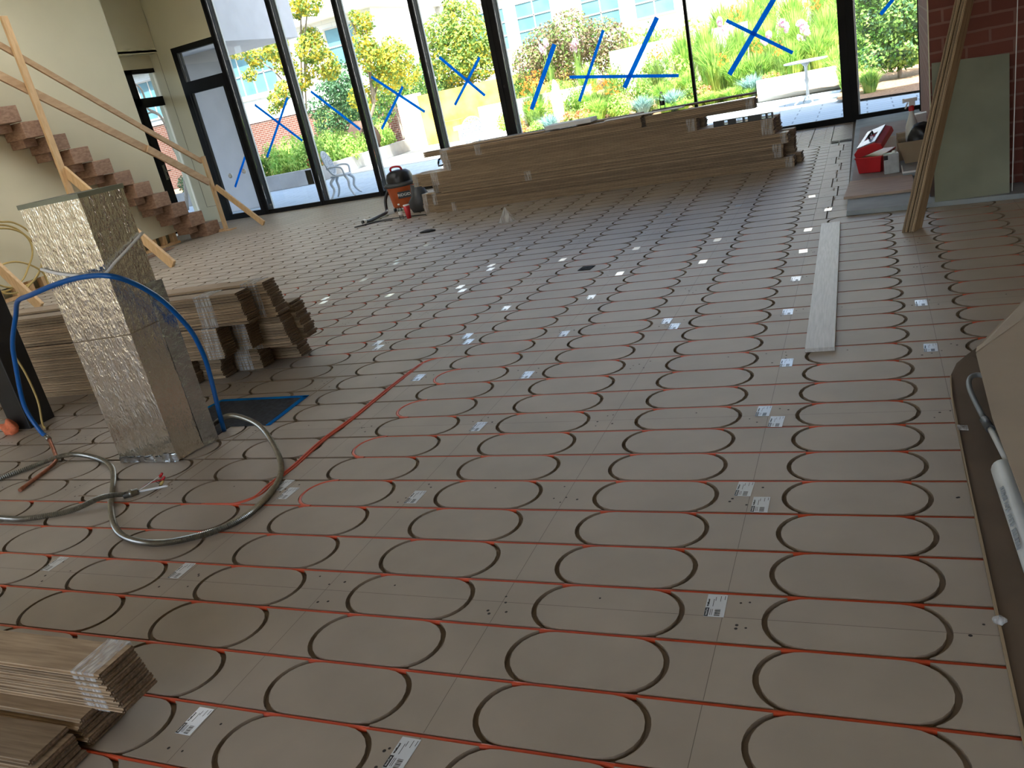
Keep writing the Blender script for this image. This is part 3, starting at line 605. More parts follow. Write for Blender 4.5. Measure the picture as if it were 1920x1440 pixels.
# ------------------------------------------------------------------ shop vacuum, bottle, cup, bag
e = thing('shop_vacuum', 'orange drum shop vacuum with dark lid and red handle, left of the window stack', 'vacuum cleaner', (-5.27, 10.2, 0), 0)
e.scale = (1.08, 1.08, 1.0)
MB().lathe([(0, .05), (.17, .05), (.185, .08), (.215, .37), (.222, .38)], 28).build('drum', M['vac'], e)
MB().lathe([(.222, .37), (.245, .385), (.25, .41), (.225, .43), (.15, .45)], 28).build('lid_rim', M['darkgrey'], e)
MB().lathe([(.19, .42), (.195, .50), (.175, .57), (.12, .61), (0, .625)], 24).build('motor_housing', M['black'], e)
MB().tube(spline([(-.09, -.03, .58), (-.08, -.05, .655), (.0, -.06, .675), (.08, -.05, .655), (.09, -.03, .58)], 5), .016, 8).build('handle', M['red'], e)
for a in (.6, 2.2, 3.8, 5.4):
    MB().lathe([(0, -.0), (.02, 0), (.025, .025), (.02, .05), (0, .05)], 10, 0, Matrix.Translation((.17 * math.cos(a), .17 * math.sin(a), 0))).build('caster', M['black'], e)
Xr = Matrix.Translation((.06, -.208, .26)) @ Matrix.Rotation(.3, 4, 'Z') @ Matrix.Rotation(PI / 2, 4, 'X')
pl_ = MB().box(-.02, .17, -.222, -.208, .2, .3, 0, Matrix.Rotation(.25, 4, 'Z')).build('name_plate', M['black'], e)
text('brand_text', 'RIDGID', .058, M['label'], pl_, Matrix.Rotation(.25, 4, 'Z') @ Matrix.Translation((.075, -.2235, .25)) @ Matrix.Rotation(PI / 2, 4, 'X'))
MB().tube(spline([(-.2, -.05, .36), (-.26, -.1, .2), (-.22, -.2, .06), (-.15, -.35, .04), (-.13, -.6, .035), (-.13, -.85, .03), (-.14, -.98, .05)], 6), .024, 10).build('hose', M['black'], e)
MB().lathe([(.02, 0), (.036, .0), (.036, .05), (.028, .05)], 14, 0, Matrix.Translation((-.14, -.96, .05)) @ Matrix.Rotation(PI / 2, 4, 'X')).build('hose_end', M['white'], e)
o = MB().tube(spline([(-4.4, 9.2, .01), (-4.7, 9.28, .01), (-4.95, 9.3, .012), (-5.2, 9.3, .01), (-5.42, 9.12, .01), (-5.52, 9.02, .01), (-5.46, 9.0, .01), (-5.3, 9.14, .01), (-5.1, 9.2, .01), (-4.95, 9.16, .01)], 6), .007, 6).build('power_cord', M['black']); rebase(o, (-5, 9.15, 0)); tag(o, 'thin black power cord looping on the floor beside the vacuum hose', 'cord')
bottle('small clear water bottle with white cap on the floor before the vacuum', (-4.80, 9.19, .001), 1.02, band=False)
e = thing('paper_cup', 'red cup with a white rim on the floor beside the water bottle', 'cup', (-4.655, 9.15, .001))
MB().lathe([(0, 0), (.032, 0), (.048, .185), (.044, .185), (.03, .01), (0, .01)], 18).build('cup_body', M['cupred'], e)
MB().lathe([(.046, .183), (.05, .186), (.05, .196), (.04, .2), (0, .2)], 18).build('cup_lid', M['white'], e)
def lump(name, m, loc, r, seed, lab, cat, sz=(1, 1, 1), n=2, amp=.25):
    bm = bmesh.new(); bmesh.ops.create_icosphere(bm, subdivisions=n, radius=1); rn = random.Random(seed)
    ph = [(rn.uniform(2, 5), rn.uniform(2, 5), rn.uniform(2, 5), rn.uniform(0, 6)) for _ in range(5)]
    for v in bm.verts:
        s = 1 + amp * sum(math.sin(a * v.co.x * 1.3 + b * v.co.y + c * v.co.z + d_) for a, b, c, d_ in ph) / 3
        v.co = Vector((v.co.x * s * r * sz[0], v.co.y * s * r * sz[1], max(v.co.z * s * sz[2], -.55 * sz[2]) * r))
    zmin = min(v.co.z for v in bm.verts)
    for v in bm.verts: v.co.z -= zmin
    me = bpy.data.meshes.new(name); bm.to_mesh(me); bm.free(); me.materials.append(m)
    for pl in me.polygons: pl.use_smooth = True
    o = link(name, me, None, loc); return tag(o, lab, cat) if lab else o
lump('rag_bundle', M['darkgrey'], (-4.72, 9.72, .0), .2, 4, 'dark crumpled bag between the vacuum and the window stack', 'bag', (.8, .8, 1.3))
lump('plastic_sheet', M['clear'], (-4.2, 9.9, .585), .15, 8, 'crumpled clear plastic lying behind the left end of the window stack', 'plastic', (1.3, .8, .6))
b = MB(); b.add([(-.09, -.07, 0), (.1, -.06, 0), (.07, .09, 0), (-.07, .08, 0), (.0, .0, .18)], [(0, 1, 4), (1, 2, 4), (2, 3, 4), (3, 0, 4)])
o = b.build('plastic_cover', M['wrap'], None, (-2.5, 7.70, .001)); tag(o, 'small clear plastic pyramid left on the floor before the window stack', 'plastic')
o = lump('dark_scrap', M['column'], (-3.62, 7.75, .001), .07, 12, 'small dark scrap on the floor before the left end of the window stack', 'scrap', (1.5, .6, .3))
# ------------------------------------------------------------------ plank on floor, small black patch
e = MB(); e.box(-.07, .07, -1.4, 1.4, 0, .02); 
o = e.build('loose_plank', mat('weathered grey oak', (.44, .43, .41), .42, col2=(.56, .54, .52), var=.1, scale=12, stretch=(9, .5, 9), bump=.08), None, (1.209, 4.075, .001), (0, 0, .012)); bevel(o, .002); tag(o, 'single pale grey plank lying alone on the floor panels', 'plank')
o = MB().box(-.055, .055, -.06, .06, 0, .004).build('black_card', M['fabric'], None, (-.67, 4.93, .001), (0, 0, -.1)); tag(o, 'small black square card lying among the oval grooves in the middle', 'card')
# ------------------------------------------------------------------ foil wrapped duct
e = thing('foil_duct', 'tall square duct boxed in crinkled silver bubble foil', 'duct', (-2.2, 1.7, 0))
def grid_wall(mb, a, b, z0, z1, n, m, mi, amp, seed):
    rn = random.Random(seed); a = Vector(a); b = Vector(b); d = b - a; nr = Vector((d.y, -d.x)).normalized(); vs = []
    for j in range(m + 1):
        for i in range(n + 1):
            t = i / n; z = z0 + (z1 - z0) * j / m; k = (amp * (rn.random() - .5) * 2 + amp * 1.5 * math.sin(i * 1.9 + seed) * math.sin(j * .35)) if 0 < i < n else 0
            if j == 0: k += rn.random() * .006; z += rn.random() * .006
            vs.append((a.x + d.x * t + nr.x * k, a.y + d.y * t + nr.y * k, z))
    mb.add(vs, [(j * (n + 1) + i, j * (n + 1) + i + 1, (j + 1) * (n + 1) + i + 1, (j + 1) * (n + 1) + i) for j in range(m) for i in range(n)], mi, True)
c1, c2, c3, c4 = (-.225, -.13), (.2, -.125), (.235, .12), (-.2, .13)
mb = MB()
for a, b, s in ((c1, c2, 1), (c2, c3, 2), (c3, c4, 3), (c4, c1, 4)): grid_wall(mb, a, b, .004, 1.44, 16, 60, 0, .0016, s)
mb.build('foil_wrap', M['foil'], e)
MB().prism([(-.23, -.135), (.205, -.13), (.24, .125), (-.205, .135)], 1.435, 1.458).build('lid_board', [M['backer']], e)['label'] = 'grey green board closing the top'
fb2 = MB(); grid_wall(fb2, (.228, .05), (.262, .135), .003, .95, 4, 40, 0, .003, 9); fb2.build('foil_flap', M['foil_tape'], e)['label'] = 'dull foil tape seam along the right edge'
for a_ in (((.1, -.132), (.21, -.13), .0, .05, 8, 3, 0, .004, 11), ((-.226, -.137), (.1, -.133), .0, .035, 16, 3, 0, .004, 12), ((.2, .0), (.25, .14), .0, .07, 8, 3, 0, .004, 13)): fb3 = MB(); grid_wall(fb3, *a_); fb3.build('foil_hem', M['foil_tape'], e)
sg = MB(); sg.tube([(-.228, -.137, .72), (.204, -.133, .735), (.24, .12, .75)], .002, 5); sg.build('seam_line', M['mdf_groove'], e)
# pale cord tied round it
o = MB().tube(spline([(-2.43, 1.56, 1.13), (-2.3, 1.562, 1.09), (-2.1, 1.557, 1.06), (-2.0, 1.555, 1.06), (-1.975, 1.62, 1.10), (-1.955, 1.72, 1.15), (-1.95, 1.83, 1.2)], 5), .008, 8).build('pale_cord', M['white']); rebase(o, (-2.2, 1.56, 1.1)); tag(o, 'translucent pale tube looped round the upper part of the foil duct', 'tube')
# blue pipe arch with copper stub
e = thing('blue_pipe', 'bright blue pipe arching over the foil duct with a copper stub', 'pipe', (-2.7, 1.85, 0))
BP = [(-2.0, 1.95, -.0), (-1.955, 1.92, .15), (-1.94, 1.935, .4), (-1.90, 1.89, .55), (-1.885, 1.84, .68), (-1.88, 1.73, .86), (-1.885, 1.60, .99), (-1.92, 1.50, 1.06), (-2.11, 1.5, 1.07), (-2.31, 1.5, 1.05), (-2.55, 1.53, 1.01), (-2.90, 1.7, .955), (-3.08, 1.78, .86), (-3.2, 1.78, .71), (-3.26, 1.78, .575), (-3.33, 1.77, .3), (-3.29, 1.77, .13), (-3.24, 1.76, .09)]
MB().tube(spline([(x + 2.7, y - 1.85, z) for x, y, z in BP], 6), .0135, 12).build('pipe_run', M['pex'], e)
MB().tube([(-.54, -.09, .09), (-.5, -.105, .075)], .0155, 12).build('crimp_ring', M['steel'], e)
MB().tube(spline([(-.5, -.105, .075), (-.36, -.2, .03), (-.27, -.27, .018), (-.22, -.36, .014), (-.14, -.62, .013)], 5), .011, 12).build('copper_stub', M['copper'], e)
# flexible steel conduit
e = thing('steel_conduit', 'coiled flexible steel conduit snaking on the floor before the foil duct', 'conduit', (-2, 1.2, 0))
CP = [(-1.99, 1.86, .0), (-2.03, 1.90, .05), (-1.96, 1.95, .09), (-1.84, 1.93, .1), (-1.66, 1.87, .07), (-1.46, 1.72, .04), (-1.24, 1.5, .02), (-1.12, 1.3, .014), (-1.075, 1.08, .014), (-1.125, .925, .014), (-1.255, .83, .014), (-1.4, .79, .014), (-1.59, .82, .014), (-1.77, .915, .014), (-1.995, 1.10, .016), (-2.12, 1.23, .02), (-2.38, 1.465, .02), (-2.66, 1.6, .016), (-2.9, 1.61, .034), (-3.09, 1.5, .014), (-3.2, 1.3, .014), (-3.15, 1.08, .014), (-2.95, .96, .014), (-2.64, .95, .014), (-2.43, .95, .014), (-2.21, 1.03, .014), (-2.06, 1.12, .042), (-1.97, 1.2, .016)]
sp = spline([(x + 2, y - 1.2, z) for x, y, z in CP], 44)
MB().tube(sp, .0125, 12, rf=lambda i: .0148 if i % 2 else .0105).build('corrugated_tube', M['steel'], e).data.polygons.foreach_set('use_smooth', [False] * (12 * (len(sp) - 1) + 2))
X = Matrix.Translation((.03, .0, .016)) @ Matrix.Rotation(math.atan2(.08, .09), 4, 'Z') @ Matrix.Rotation(PI / 2, 4, 'Y')
MB().lathe([(.012, -.03), (.017, -.03), (.017, 0), (.022, .0), (.022, .012), (.016, .014), (.016, .04), (.01, .04)], 12, 0, X).build('conduit_connector', M['steel'], e)
for i, (c, dx, dy) in enumerate((('red', .12, .13), ('red', .15, .11), ('yellowcable', .16, .085))):
    MB().tube(spline([(.06, .03, .018), (.09, .06 + .02 * i, .03), (dx, dy, .045 - .01 * i)], 5), .0022, 6).build('wire', M[('white', 'red', 'black')[i]], e)
    MB().lathe([(0, .02), (.006, .018), (.009, -.01), (0, -.01)], 10, 0, Matrix.Translation((dx + .005, dy + .005, .047 - .01 * i)) @ Matrix.Rotation(.9, 4, 'Y')).build('wire_nut', M[c], e)
MB().tube(spline([(.06, .03, .012), (.12, .06, .01), (.2, .09, .012)], 5), .006, 6).build('white_label', M['white'], e)
# floor opening with fabric
e = thing('floor_opening_cover', 'dark filter fabric taped over a floor opening right of the foil duct', 'fabric', (-2.1, 2.2, 0))
MB().prism([(-.38, -.35), (.1, -.36), (.1, -.19), (.39, -.19), (.36, .22), (-.32, .23), (-.34, .03)], .0012, .0035).build('filter_fabric', M['fabric'], e)
MB().prism([(.365, -.195), (.395, -.19), (.372, .225), (.335, .225)], .0036, .006).prism([(-.32, .205), (.37, .205), (.372, .232), (-.32, .235)], .0036, .006).prism([(-.38, .02), (-.35, .02), (-.31, .23), (-.33, .23)], .0036, .006).build('tape_border', M['tape'], e)['label'] = 'blue tape edging'
# black steel column, foam, yellow cable, hanging coil
o = bevel(MB().box(-.2, 0, 0, .2, 0, H).build('steel_column', M['column'], None, (-3.84, 2.08, 0)), .006); tag(o, 'black painted steel column at the left edge', 'column')
lump('foam_blob', M['foam'], (-3.96, 2.02, .0), .055, 3, 'blob of orange spray foam at the foot of the black column', 'foam', (1.2, .8, 1.1), 3, .3)
o = MB().tube(spline([(-3.83, 2.17, .53), (-3.79, 2.17, .38), (-3.77, 2.16, .18), (-3.76, 2.12, .03), (-3.70, 2.08, .008)], 6), .007, 8).build('yellow_cable', M['yellowcable']); rebase(o, (-3.8, 2.15, 0)); tag(o, 'yellow cable coming out of the floor beside the black column', 'cable')
coil = [(7.0, 1.14), (7.2, 1.08), (7.38, .9), (7.45, .62), (7.36, .36), (7.15, .2), (6.9, .18), (6.6, .3), (6.4, .6), (6.45, .9), (6.7, 1.1), (6.98, 1.10), (7.2, 1.0), (7.33, .8), (7.30, .6), (7.15, .42), (6.95, .25), (6.6, .2), (6.35, .5), (6.5, .85), (6.8, 1.04), (7.05, 1.03), (7.28, .9), (7.42, .66), (7.4, .42), (7.2, .24), (6.9, .12), (6.6, .18), (6.55, .42), (6.75, .55), (7.0, .54), (7.22, .42), (7.35, .25), (7.34, .02)]
o = MB().tube(spline([(-10.12 + .012 * math.sin(i), y, z) for i, (y, z) in enumerate(coil)], 5), .014, 8).build('cable_coil', M['yellowcable']); rebase(o, (-10.12, 7, .6)); tag(o, 'coiled yellow cable hanging against the cream wall at the left edge', 'cable coil')

# ------------------------------------------------------------------ right side: platform things
PZ = .0385
o = bevel(MB().prism([(1.275, 6.21), (1.84, 6.18), (1.83, 6.88), (1.315, 6.93)], 0, .022).build('plywood_sheet', M['ply'], None, (0, 0, PZ)), .002); rebase(o, (1.5, 6.5, PZ)); tag(o, 'pale plywood sheet on the platform before the toolbox', 'plywood')
o = MB().prism([(1.33, 6.95), (1.86, 6.9), (1.95, 11.0), (1.40, 10.9)], 0, .004).build('floor_paper', mat('grey pink protection paper', (.36, .32, .31), .85, var=.08, scale=3), None, (0, 0, PZ)); rebase(o, (1.6, 8, PZ)); tag(o, 'grey protection paper spread on the platform under the toolbox', 'paper')
# toolbox
e = thing('toolbox', 'red plastic toolbox with a grey topped lid, standing open', 'toolbox', (1.545, 7.50, .046), -.30)
b = MB(); b.add([(-.10, -.2, 0), (.1, -.2, 0), (.1, .2, 0), (-.1, .2, 0), (-.12, -.225, .15), (.12, -.225, .15), (.12, .225, .15), (-.12, .225, .15)], [(0, 3, 2, 1), (0, 1, 5, 4), (1, 2, 6, 5), (2, 3, 7, 6), (3, 0, 4, 7), (4, 5, 6, 7)])
for yy in (-.1, .1): b.box(-.118, -.10, yy - .012, yy + .012, .01, .14)
b.box(-.125, .125, -.232, .232, .14, .155)
bevel(b.build('box_body', M['red'], e), .006)
ld = link('lid', None, e)
lid = MB(); prof = [(-.13, 0), (.13, 0), (.13, .05), (.08, .085), (-.08, .085), (-.13, .05)]
lid.add([(x, -.235, z) for x, z in prof] + [(x, .235, z) for x, z in prof], [(5, 4, 3, 2, 1, 0), tuple(range(6, 12))] + [(i, (i + 1) % 6, 6 + (i + 1) % 6, 6 + i) for i in range(6)])
bpy.data.objects.remove(ld)
ld = bevel(lid.build('lid', M['red'], e, (.0, .01, .225), (.2, -.30, 0)), .006)
bevel(MB().box(-.09, .09, -.225, -.07, .085, .095).box(-.09, .09, .07, .225, .085, .095).box(-.09, -.05, -.07, .07, .085, .095).box(.05, .09, -.07, .07, .085, .095).build('lid_top', mat('glossy grey blue lid top', (.35, .42, .5), .18), ld), .003)
MB().tube([(-.0, -.07, .09), (0, -.07, .12), (0, .07, .12), (0, .07, .09)], .01, 8).build('lid_handle', M['black'], ld)
MB().box(-.145, -.13, -.12, -.08, -.03, .03).box(-.145, -.13, .08, .12, -.03, .03).build('latch', M['darkgrey'], ld)
# solvent can
e = thing('solvent_can', 'small pale grey metal can standing right of the red toolbox', 'can', (1.672, 7.17, .044), .1)
bevel(MB().box(-.065, .065, -.05, .05, 0, .18).build('can_body', mat('pale painted tin', (.5, .53, .53), .35, metal=.3, var=.1, scale=20), e), .006)
MB().lathe([(.02, .18), (.02, .192), (.014, .2), (0, .2)], 12, 0, Matrix.Translation((.03, 0, 0))).build('can_cap', M['white'], e)
MB().box(-.066, -.03, -.0515, -.0505, .13, .17).box(-.0655, -.064, -.04, .04, .02, .17).build('can_print', M['ink'], e)
# carton bin, bag, spray bottle and small boxes
e = thing('grey_tray', 'low grey tray with a white rim under the carton', 'tray', (1.9, 7.1, .044)); 
bevel(MB().box(-.14, .2, -.25, .4, 0, .045).build('tray_body', M['slate'], e), .004); MB().box(-.145, .2, -.255, -.245, .035, .05).box(-.145, -.135, -.25, .1, .035, .05).build('tray_rim', M['white'], e)
e = thing('carton', 'small brown carton holding the black bag and the spray bottle', 'carton', (1.915, 7.4, .092), 0)
b = MB(); p0 = [(-.12, -.12), (.16, -.12), (.16, .16), (-.12, .16)]; p1 = [(-.18, -.16), (.17, -.16), (.17, .2), (-.18, .2)]
b.add([(x, y, 0) for x, y in p0] + [(x, y, .2) for x, y in p1], [(3, 2, 1, 0)] + [(i, (i + 1) % 4, 4 + (i + 1) % 4, 4 + i) for i in range(4)])
o = b.build('carton_body', M['card'], e); md = o.modifiers.new('s', 'SOLIDIFY'); md.thickness = .006
lump('black_bag', M['black'], (1.935, 7.38, .20), .115, 21, 'black plastic bag bulging out of the small brown carton', 'bag', (.95, .7, 1.3), 3, .22)
e = thing('spray_bottle', 'white spray bottle with a red collar standing behind the black bag', 'spray bottle', (1.872, 7.50, .235), .2)
MB().lathe([(0, 0), (.055, 0), (.06, .06), (.055, .16), (.022, .27), (.02, .31)], 18).build('bottle_body', mat('milky plastic', (.62, .62, .58), .35), e)
MB().lathe([(.024, .3), (.025, .305), (.025, .345), (.015, .35)], 14).build('collar', M['red'], e)
MB().box(-.07, .05, -.014, .014, .385, .415).box(-.02, .03, -.014, .014, .34, .39).box(-.075, -.06, -.01, .01, .38, .42).bar((-.03, 0, .38), (-.055, 0, .325), .012, .01, 0, (0, 1, 0)).build('trigger_head', M['white'], e)
for lab, m, loc, sz, rt in (('white carton lying behind the spray bottle at the foot of the glass wall', 'white', (1.98, 7.95, .05), (.16, .12, .40), (0, 0, .3)), ('open white lid leaning behind the toolbox', 'label', (1.72, 7.95, .10), (.2, .01, .18), (-.5, .1, .4)), ('small brown box behind the left side of the black bag', 'card', (1.80, 7.72, .05), (.10, .1, .27), (0, 0, .2))):
    o = MB().box(-sz[0] / 2, sz[0] / 2, -sz[1] / 2, sz[1] / 2, 0, sz[2]).build('small_box', M[m], None, loc, rt); bevel(o, .003); tag(o, lab, 'box')
e = thing('labelled_box', 'small tilted box with a printed white label right of the spray bottle', 'box', (2.06, 7.45, .345)); e.rotation_euler = (.1, .65, .1)
bevel(MB().box(-.08, .08, -.05, .05, 0, .14).build('box_body', M['card'], e), .002)
MB().box(-.06, .06, -.053, -.0505, .02, .12).build('box_label', M['label'], e)
MB().box(-.035, .03, -.0545, -.053, .09, .1).box(-.02, .02, -.0545, -.053, .05, .075).build('label_print', M['ink'], e)
# cement board leaning on the pier
def slab(name, lab, m, quad, t, cat):
    q = [Vector(v) for v in quad]; n = (q[1] - q[0]).cross(q[3] - q[0]).normalized() * t; b = MB()
    b.add([tuple(v) for v in q] + [tuple(v - n) for v in q], [(0, 1, 2, 3), (7, 6, 5, 4)] + [(i, 4 + i, 4 + (i + 1) % 4, (i + 1) % 4) for i in range(4)])
    o = b.build(name, M[m]); rebase(o, q[0]); return tag(o, lab, cat)
slab('cement_board', 'grey green cement board leaning against the brick pier', 'backer', [(1.935, 5.665, PZ), (2.43, 5.675, PZ), (2.465, 5.985, 1.0), (1.955, 5.975, 1.03)], .012, 'board')
slab('backing_board', 'thin dark board edge standing behind the cement board', 'plywood_dark', [(1.915, 5.90, PZ), (1.95, 5.90, PZ), (1.95, 6.0, .45), (1.92, 6.0, .45)], .012, 'board')
stick('white_strip', (2.452, 5.72, PZ), (2.525, 5.99, 1.9), .007, .007, 'thin white strip standing upright right of the cement board', 'label', (1, 0, 0))
# leaning oak strips
for k in range(4):
    a = Vector((1.690 + k * .021, 4.945 - .006 * k, .004 + .001 * (k % 2))); dd = Vector((.60, 1.04, 2.08)).normalized()
    me = bmesh_cache.get('lean') or board_mesh(2.36); bmesh_cache['lean'] = me
    dv = dd; nrm = Vector((1, -.42, 0)); nrm = (nrm - dv * nrm.dot(dv)).normalized(); wv = dv.cross(nrm).normalized()
    o = link('leaning_board', me, None); o.matrix_world = Matrix(((-dv.x, wv.x, -nrm.x, a.x), (-dv.y, wv.y, -nrm.y, a.y), (-dv.z, wv.z, -nrm.z, a.z), (0, 0, 0, 1)))
    o.matrix_world = o.matrix_world @ Matrix.Translation((0, 0 if k % 2 else .008, 0))
    tag(o, 'oak strip of the bundle leaning on the brick pier, %s' % ('leftmost', 'second from the left', 'second from the right', 'rightmost')[k], 'plank', 'oak strips leaning on the pier')
# ------------------------------------------------------------------ open cardboard box on the right
e = thing('cardboard_box', 'long cardboard box lying open along the right edge, lid raised', 'cardboard box', (1.75, 1.5, 0))
def sheet(mb, quad, t, mi=0):
    q = [Vector(v) - Vector((1.75, 1.5, 0)) for v in quad]; n = (q[1] - q[0]).cross(q[-1] - q[0]).normalized() * t; k = len(q)
    mb.add([tuple(v) for v in q] + [tuple(v - n) for v in q], [tuple(range(k)), tuple(range(2 * k - 1, k - 1, -1))] + [(i, k + i, k + (i + 1) % k, (i + 1) % k) for i in range(k)], mi)
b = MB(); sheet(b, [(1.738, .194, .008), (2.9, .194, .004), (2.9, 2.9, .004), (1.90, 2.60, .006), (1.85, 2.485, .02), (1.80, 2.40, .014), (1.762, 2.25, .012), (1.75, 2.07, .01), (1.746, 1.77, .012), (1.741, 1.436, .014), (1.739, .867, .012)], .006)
b.build('bottom_panel', M['card_in_shaded'], e)
b = MB(); sheet(b, [(1.737, .1, .016), (1.744, .1, .016), (1.746, .87, .018), (1.747, 1.44, .02), (1.752, 1.77, .018), (1.757, 2.07, .016), (1.768, 2.25, .02), (1.762, 2.25, .02), (1.75, 2.07, .016), (1.744, 1.77, .018), (1.740, 1.44, .02), (1.739, .87, .018)], .008); b.build('corrugated_edge', M['card'], e)
b = MB(); sheet(b, [(1.815, .55, .30), (2.9, .40, .42), (2.9, 2.6, .42), (1.99, 2.06, .31), (1.815, 1.80, .29), (1.805, 1.28, .28), (1.81, .9, .29)], .006); b.build('top_panel', M['card_pale'], e)['label'] = 'pale raised lid panel'
b = MB(); sheet(b, [(1.815, 1.81, .292), (1.99, 2.065, .312), (2.9, 2.62, .42), (2.9, 3.05, .33), (2.09, 2.52, .27), (1.835, 1.97, .25)], .005); b.build('lid_flap', M['card_pale'], e)
b = MB(); sheet(b, [(2.3, .3, .01), (2.9, .3, .4), (2.9, 2.9, .4), (2.3, 2.7, .01)], .006); b.build('back_panel', M['card_in_shaded'], e)
o = lump('tape_scrap', M['wrap'], (1.742, .60, .02), .014, 5, 'torn piece of clear tape on the near edge of the cardboard box', 'tape', (1.2, 1, .8))
o = MB().box(-.015, .02, -.02, .02, 0, .002).build('tape_piece', M['wrap'], None, (1.76, 1.73, .025), (0, .1, 0)); tag(o, 'small clear tape piece halfway along the edge of the cardboard box', 'tape')
# contents
o = MB().lathe([(0, 0), (.033, .0), (.036, .01), (.036, 1.5), (0, 1.5)], 18).build('paper_roll', mat('white printed roll', (.62, .64, .63), .5, var=.06, scale=9), None, (1.845, 1.36, .055), (PI / 2, 0, .0)); o.rotation_euler = (PI / 2 - .0, 0, 0.02)
tag(o, 'thick white roll with a line of faint grey print inside the cardboard box', 'roll')
pm = MB(); rn = random.Random(6); MW = Matrix(((0, -.7071, -.7071, 1.845), (-1, 0, 0, 1.36), (0, .7071, .7071, .055), (0, 0, 0, 1)))
MW = Matrix(((0, .7071, -.7071, 1.845), (-1, 0, 0, 1.36), (0, .7071, .7071, .055), (0, 0, 0, 1)))
for k in range(30):
    if k in (7, 13, 20): continue
    u = .17 + k * .0115
    pm.box(u, u + .002, -.007, .007, .0345, .0366); pm.box(u + .002, u + .007, (-.007, -.001, .005)[rn.randrange(3)], (-.007, -.001, .005)[rn.randrange(3)] + .0025, .0345, .0366)
    if rn.random() < .5: pm.box(u + .006, u + .0075, -.007, .007 * rn.random(), .0345, .0366)
bpy.context.view_layer.update(); me = pm.mesh('print', mat('grey print', (.3, .32, .33), .6)); me.transform(o.matrix_world.inverted() @ MW); link('print', me, o)
e = thing('handled_rod', 'pale metal rod with a looped handle lying in the cardboard box', 'rod', (1.86, 1.5, .04))
MB().tube(spline([(-.03, .2, .03), (-.05, .45, .035), (-.042, .56, .04), (-.01, .6, .04), (.02, .55, .04), (.03, .4, .035)], 6), .010, 10).build('loop_handle', mat('grey rubber grip', (.2, .21, .21), .5), e)
MB().tube([(-.03, .2, .03), (-.02, .12, .03)], .016, 10).build('grip_end', M['darkgrey'], e)
MB().tube([(-.02, .12, .03), (.0, -.13, .03)], .010, 10).tube([(.02, .15, .03), (.03, -.12, .03)], .011, 10).build('metal_rod', M['alu'], e)

# ================================================================== outside
def soil_z(x, y):
    """garden bed surface: gently rising away from the patio"""
    t = max(0, min(1, (y - 18.8) / 7.5)); return .10 + .95 * t
s_ = MB(); wbox(s_, -22, 9, .16, .2, -.2, .0)
pv = MB().add([(-24, 12.2, -.005), (9, 12.2, -.005), (9, 31, -.005), (-24, 31, -.005)], [(0, 1, 2, 3)])
struct(pv.build('patio', M['paver']), 'grey patio pavers outside the glass')
pc = MB().prism([(-12.6, 19.4), (-6.9, 18.9), (-7.1, 21), (-9, 27), (-13.2, 27)], -.004, .006)
struct(pc.build('path', M['concrete_w']), 'bright concrete path between the planting beds')
bedp = [(-6.9, 19.0), (-3.5, 18.35), (-.72, 18.45), (1.15, 18.1), (.98, 15.4), (1.35, 14.9), (2.8, 14.6), (6, 14.6), (6, 34), (-12.8, 34), (-12.6, 26.2), (-9, 26.0), (-7.6, 21.5)]
gb = MB(); NX, NY = 50, 40
import itertools
def inpoly(x, y, P):
    c = False
    for i in range(len(P)):
        x1, y1 = P[i]; x2, y2 = P[i - 1]
        if (y1 > y) != (y2 > y) and x < (x2 - x1) * (y - y1) / (y2 - y1) + x1: c = not c
    return c
bm = bmesh.new(); base = [bm.verts.new((x, y, .02)) for x, y in bedp]; f = bm.faces.new(base); bmesh.ops.triangulate(bm, faces=[f])
bmesh.ops.subdivide_edges(bm, edges=bm.edges[:], cuts=6, use_grid_fill=True)
rz_ = random.Random(5)
for v in bm.verts:
    v.co.z = soil_z(v.co.x, v.co.y) + rz_.uniform(-.02, .02)
    if v.co.y < 16: v.co.z = .03 + .03 * (v.co.y - 14.6)
me = bpy.data.meshes.new('garden_bed'); bm.to_mesh(me); bm.free(); me.materials.append(M['soil']); struct(link('garden_bed', me), 'sloping mulched garden bed')
# left planter, low walls, painted wall, benches
pw = MB(); pw.box(-22, -12.62, 18.2, 18.42, 0, .42)
pw.prism([(-12.85, 18.2), (-12.62, 18.2), (-13.2, 25.4), (-13.43, 25.4)], 0, .4)
o = bevel(pw.build('planter_wall', M['concrete']), .01); rebase(o, (-13, 18.3, 0)); tag(o, 'low concrete planter wall with a corner outside the left panes', 'planter wall')
so = MB().prism([(-22, 18.42), (-12.8, 18.42), (-13.35, 25.4), (-22, 29)], .1, .33); struct(so.build('planter_soil', M['soil']), 'soil of the left planter')
yw = MB().box(-12.95, -7.3, 25.9, 26.2, 0, 1.72); o = yw.build('garden_wall', M['yellow']); rebase(o, (-10, 26, 0)); tag(o, 'weathered yellow garden wall behind the concrete path', 'wall')
o = MB().box(-13.75, -12.96, 25.8, 26.25, 0, 1.82).build('wall_pier', M['whitewall']); rebase(o, (-13.3, 26, 0)); tag(o, 'white painted end pier of the yellow garden wall', 'wall')
o = MB().box(-12.0, -11.2, 25.2, 25.85, 0, .7).build('yellow_block', M['yellow']); rebase(o, (-11.6, 25.5, 0)); tag(o, 'yellow masonry block standing against the yellow garden wall', 'block')
o = bevel(MB().box(-11.15, -9.2, 24.5, 25.1, .38, .52).box(-11.05, -9.3, 24.6, 25.05, 0, .38).build('garden_bench', M['concrete_w']), .01); rebase(o, (-10.2, 24.8, 0)); tag(o, 'pale concrete bench before the yellow garden wall', 'bench')
o = bevel(MB().box(-.72, 1.2, 18.55, 18.75, 0, .46).build('low_wall', M['whitewall']), .01); rebase(o, (.2, 18.6, 0)); tag(o, 'low white wall behind the white round garden table', 'wall')
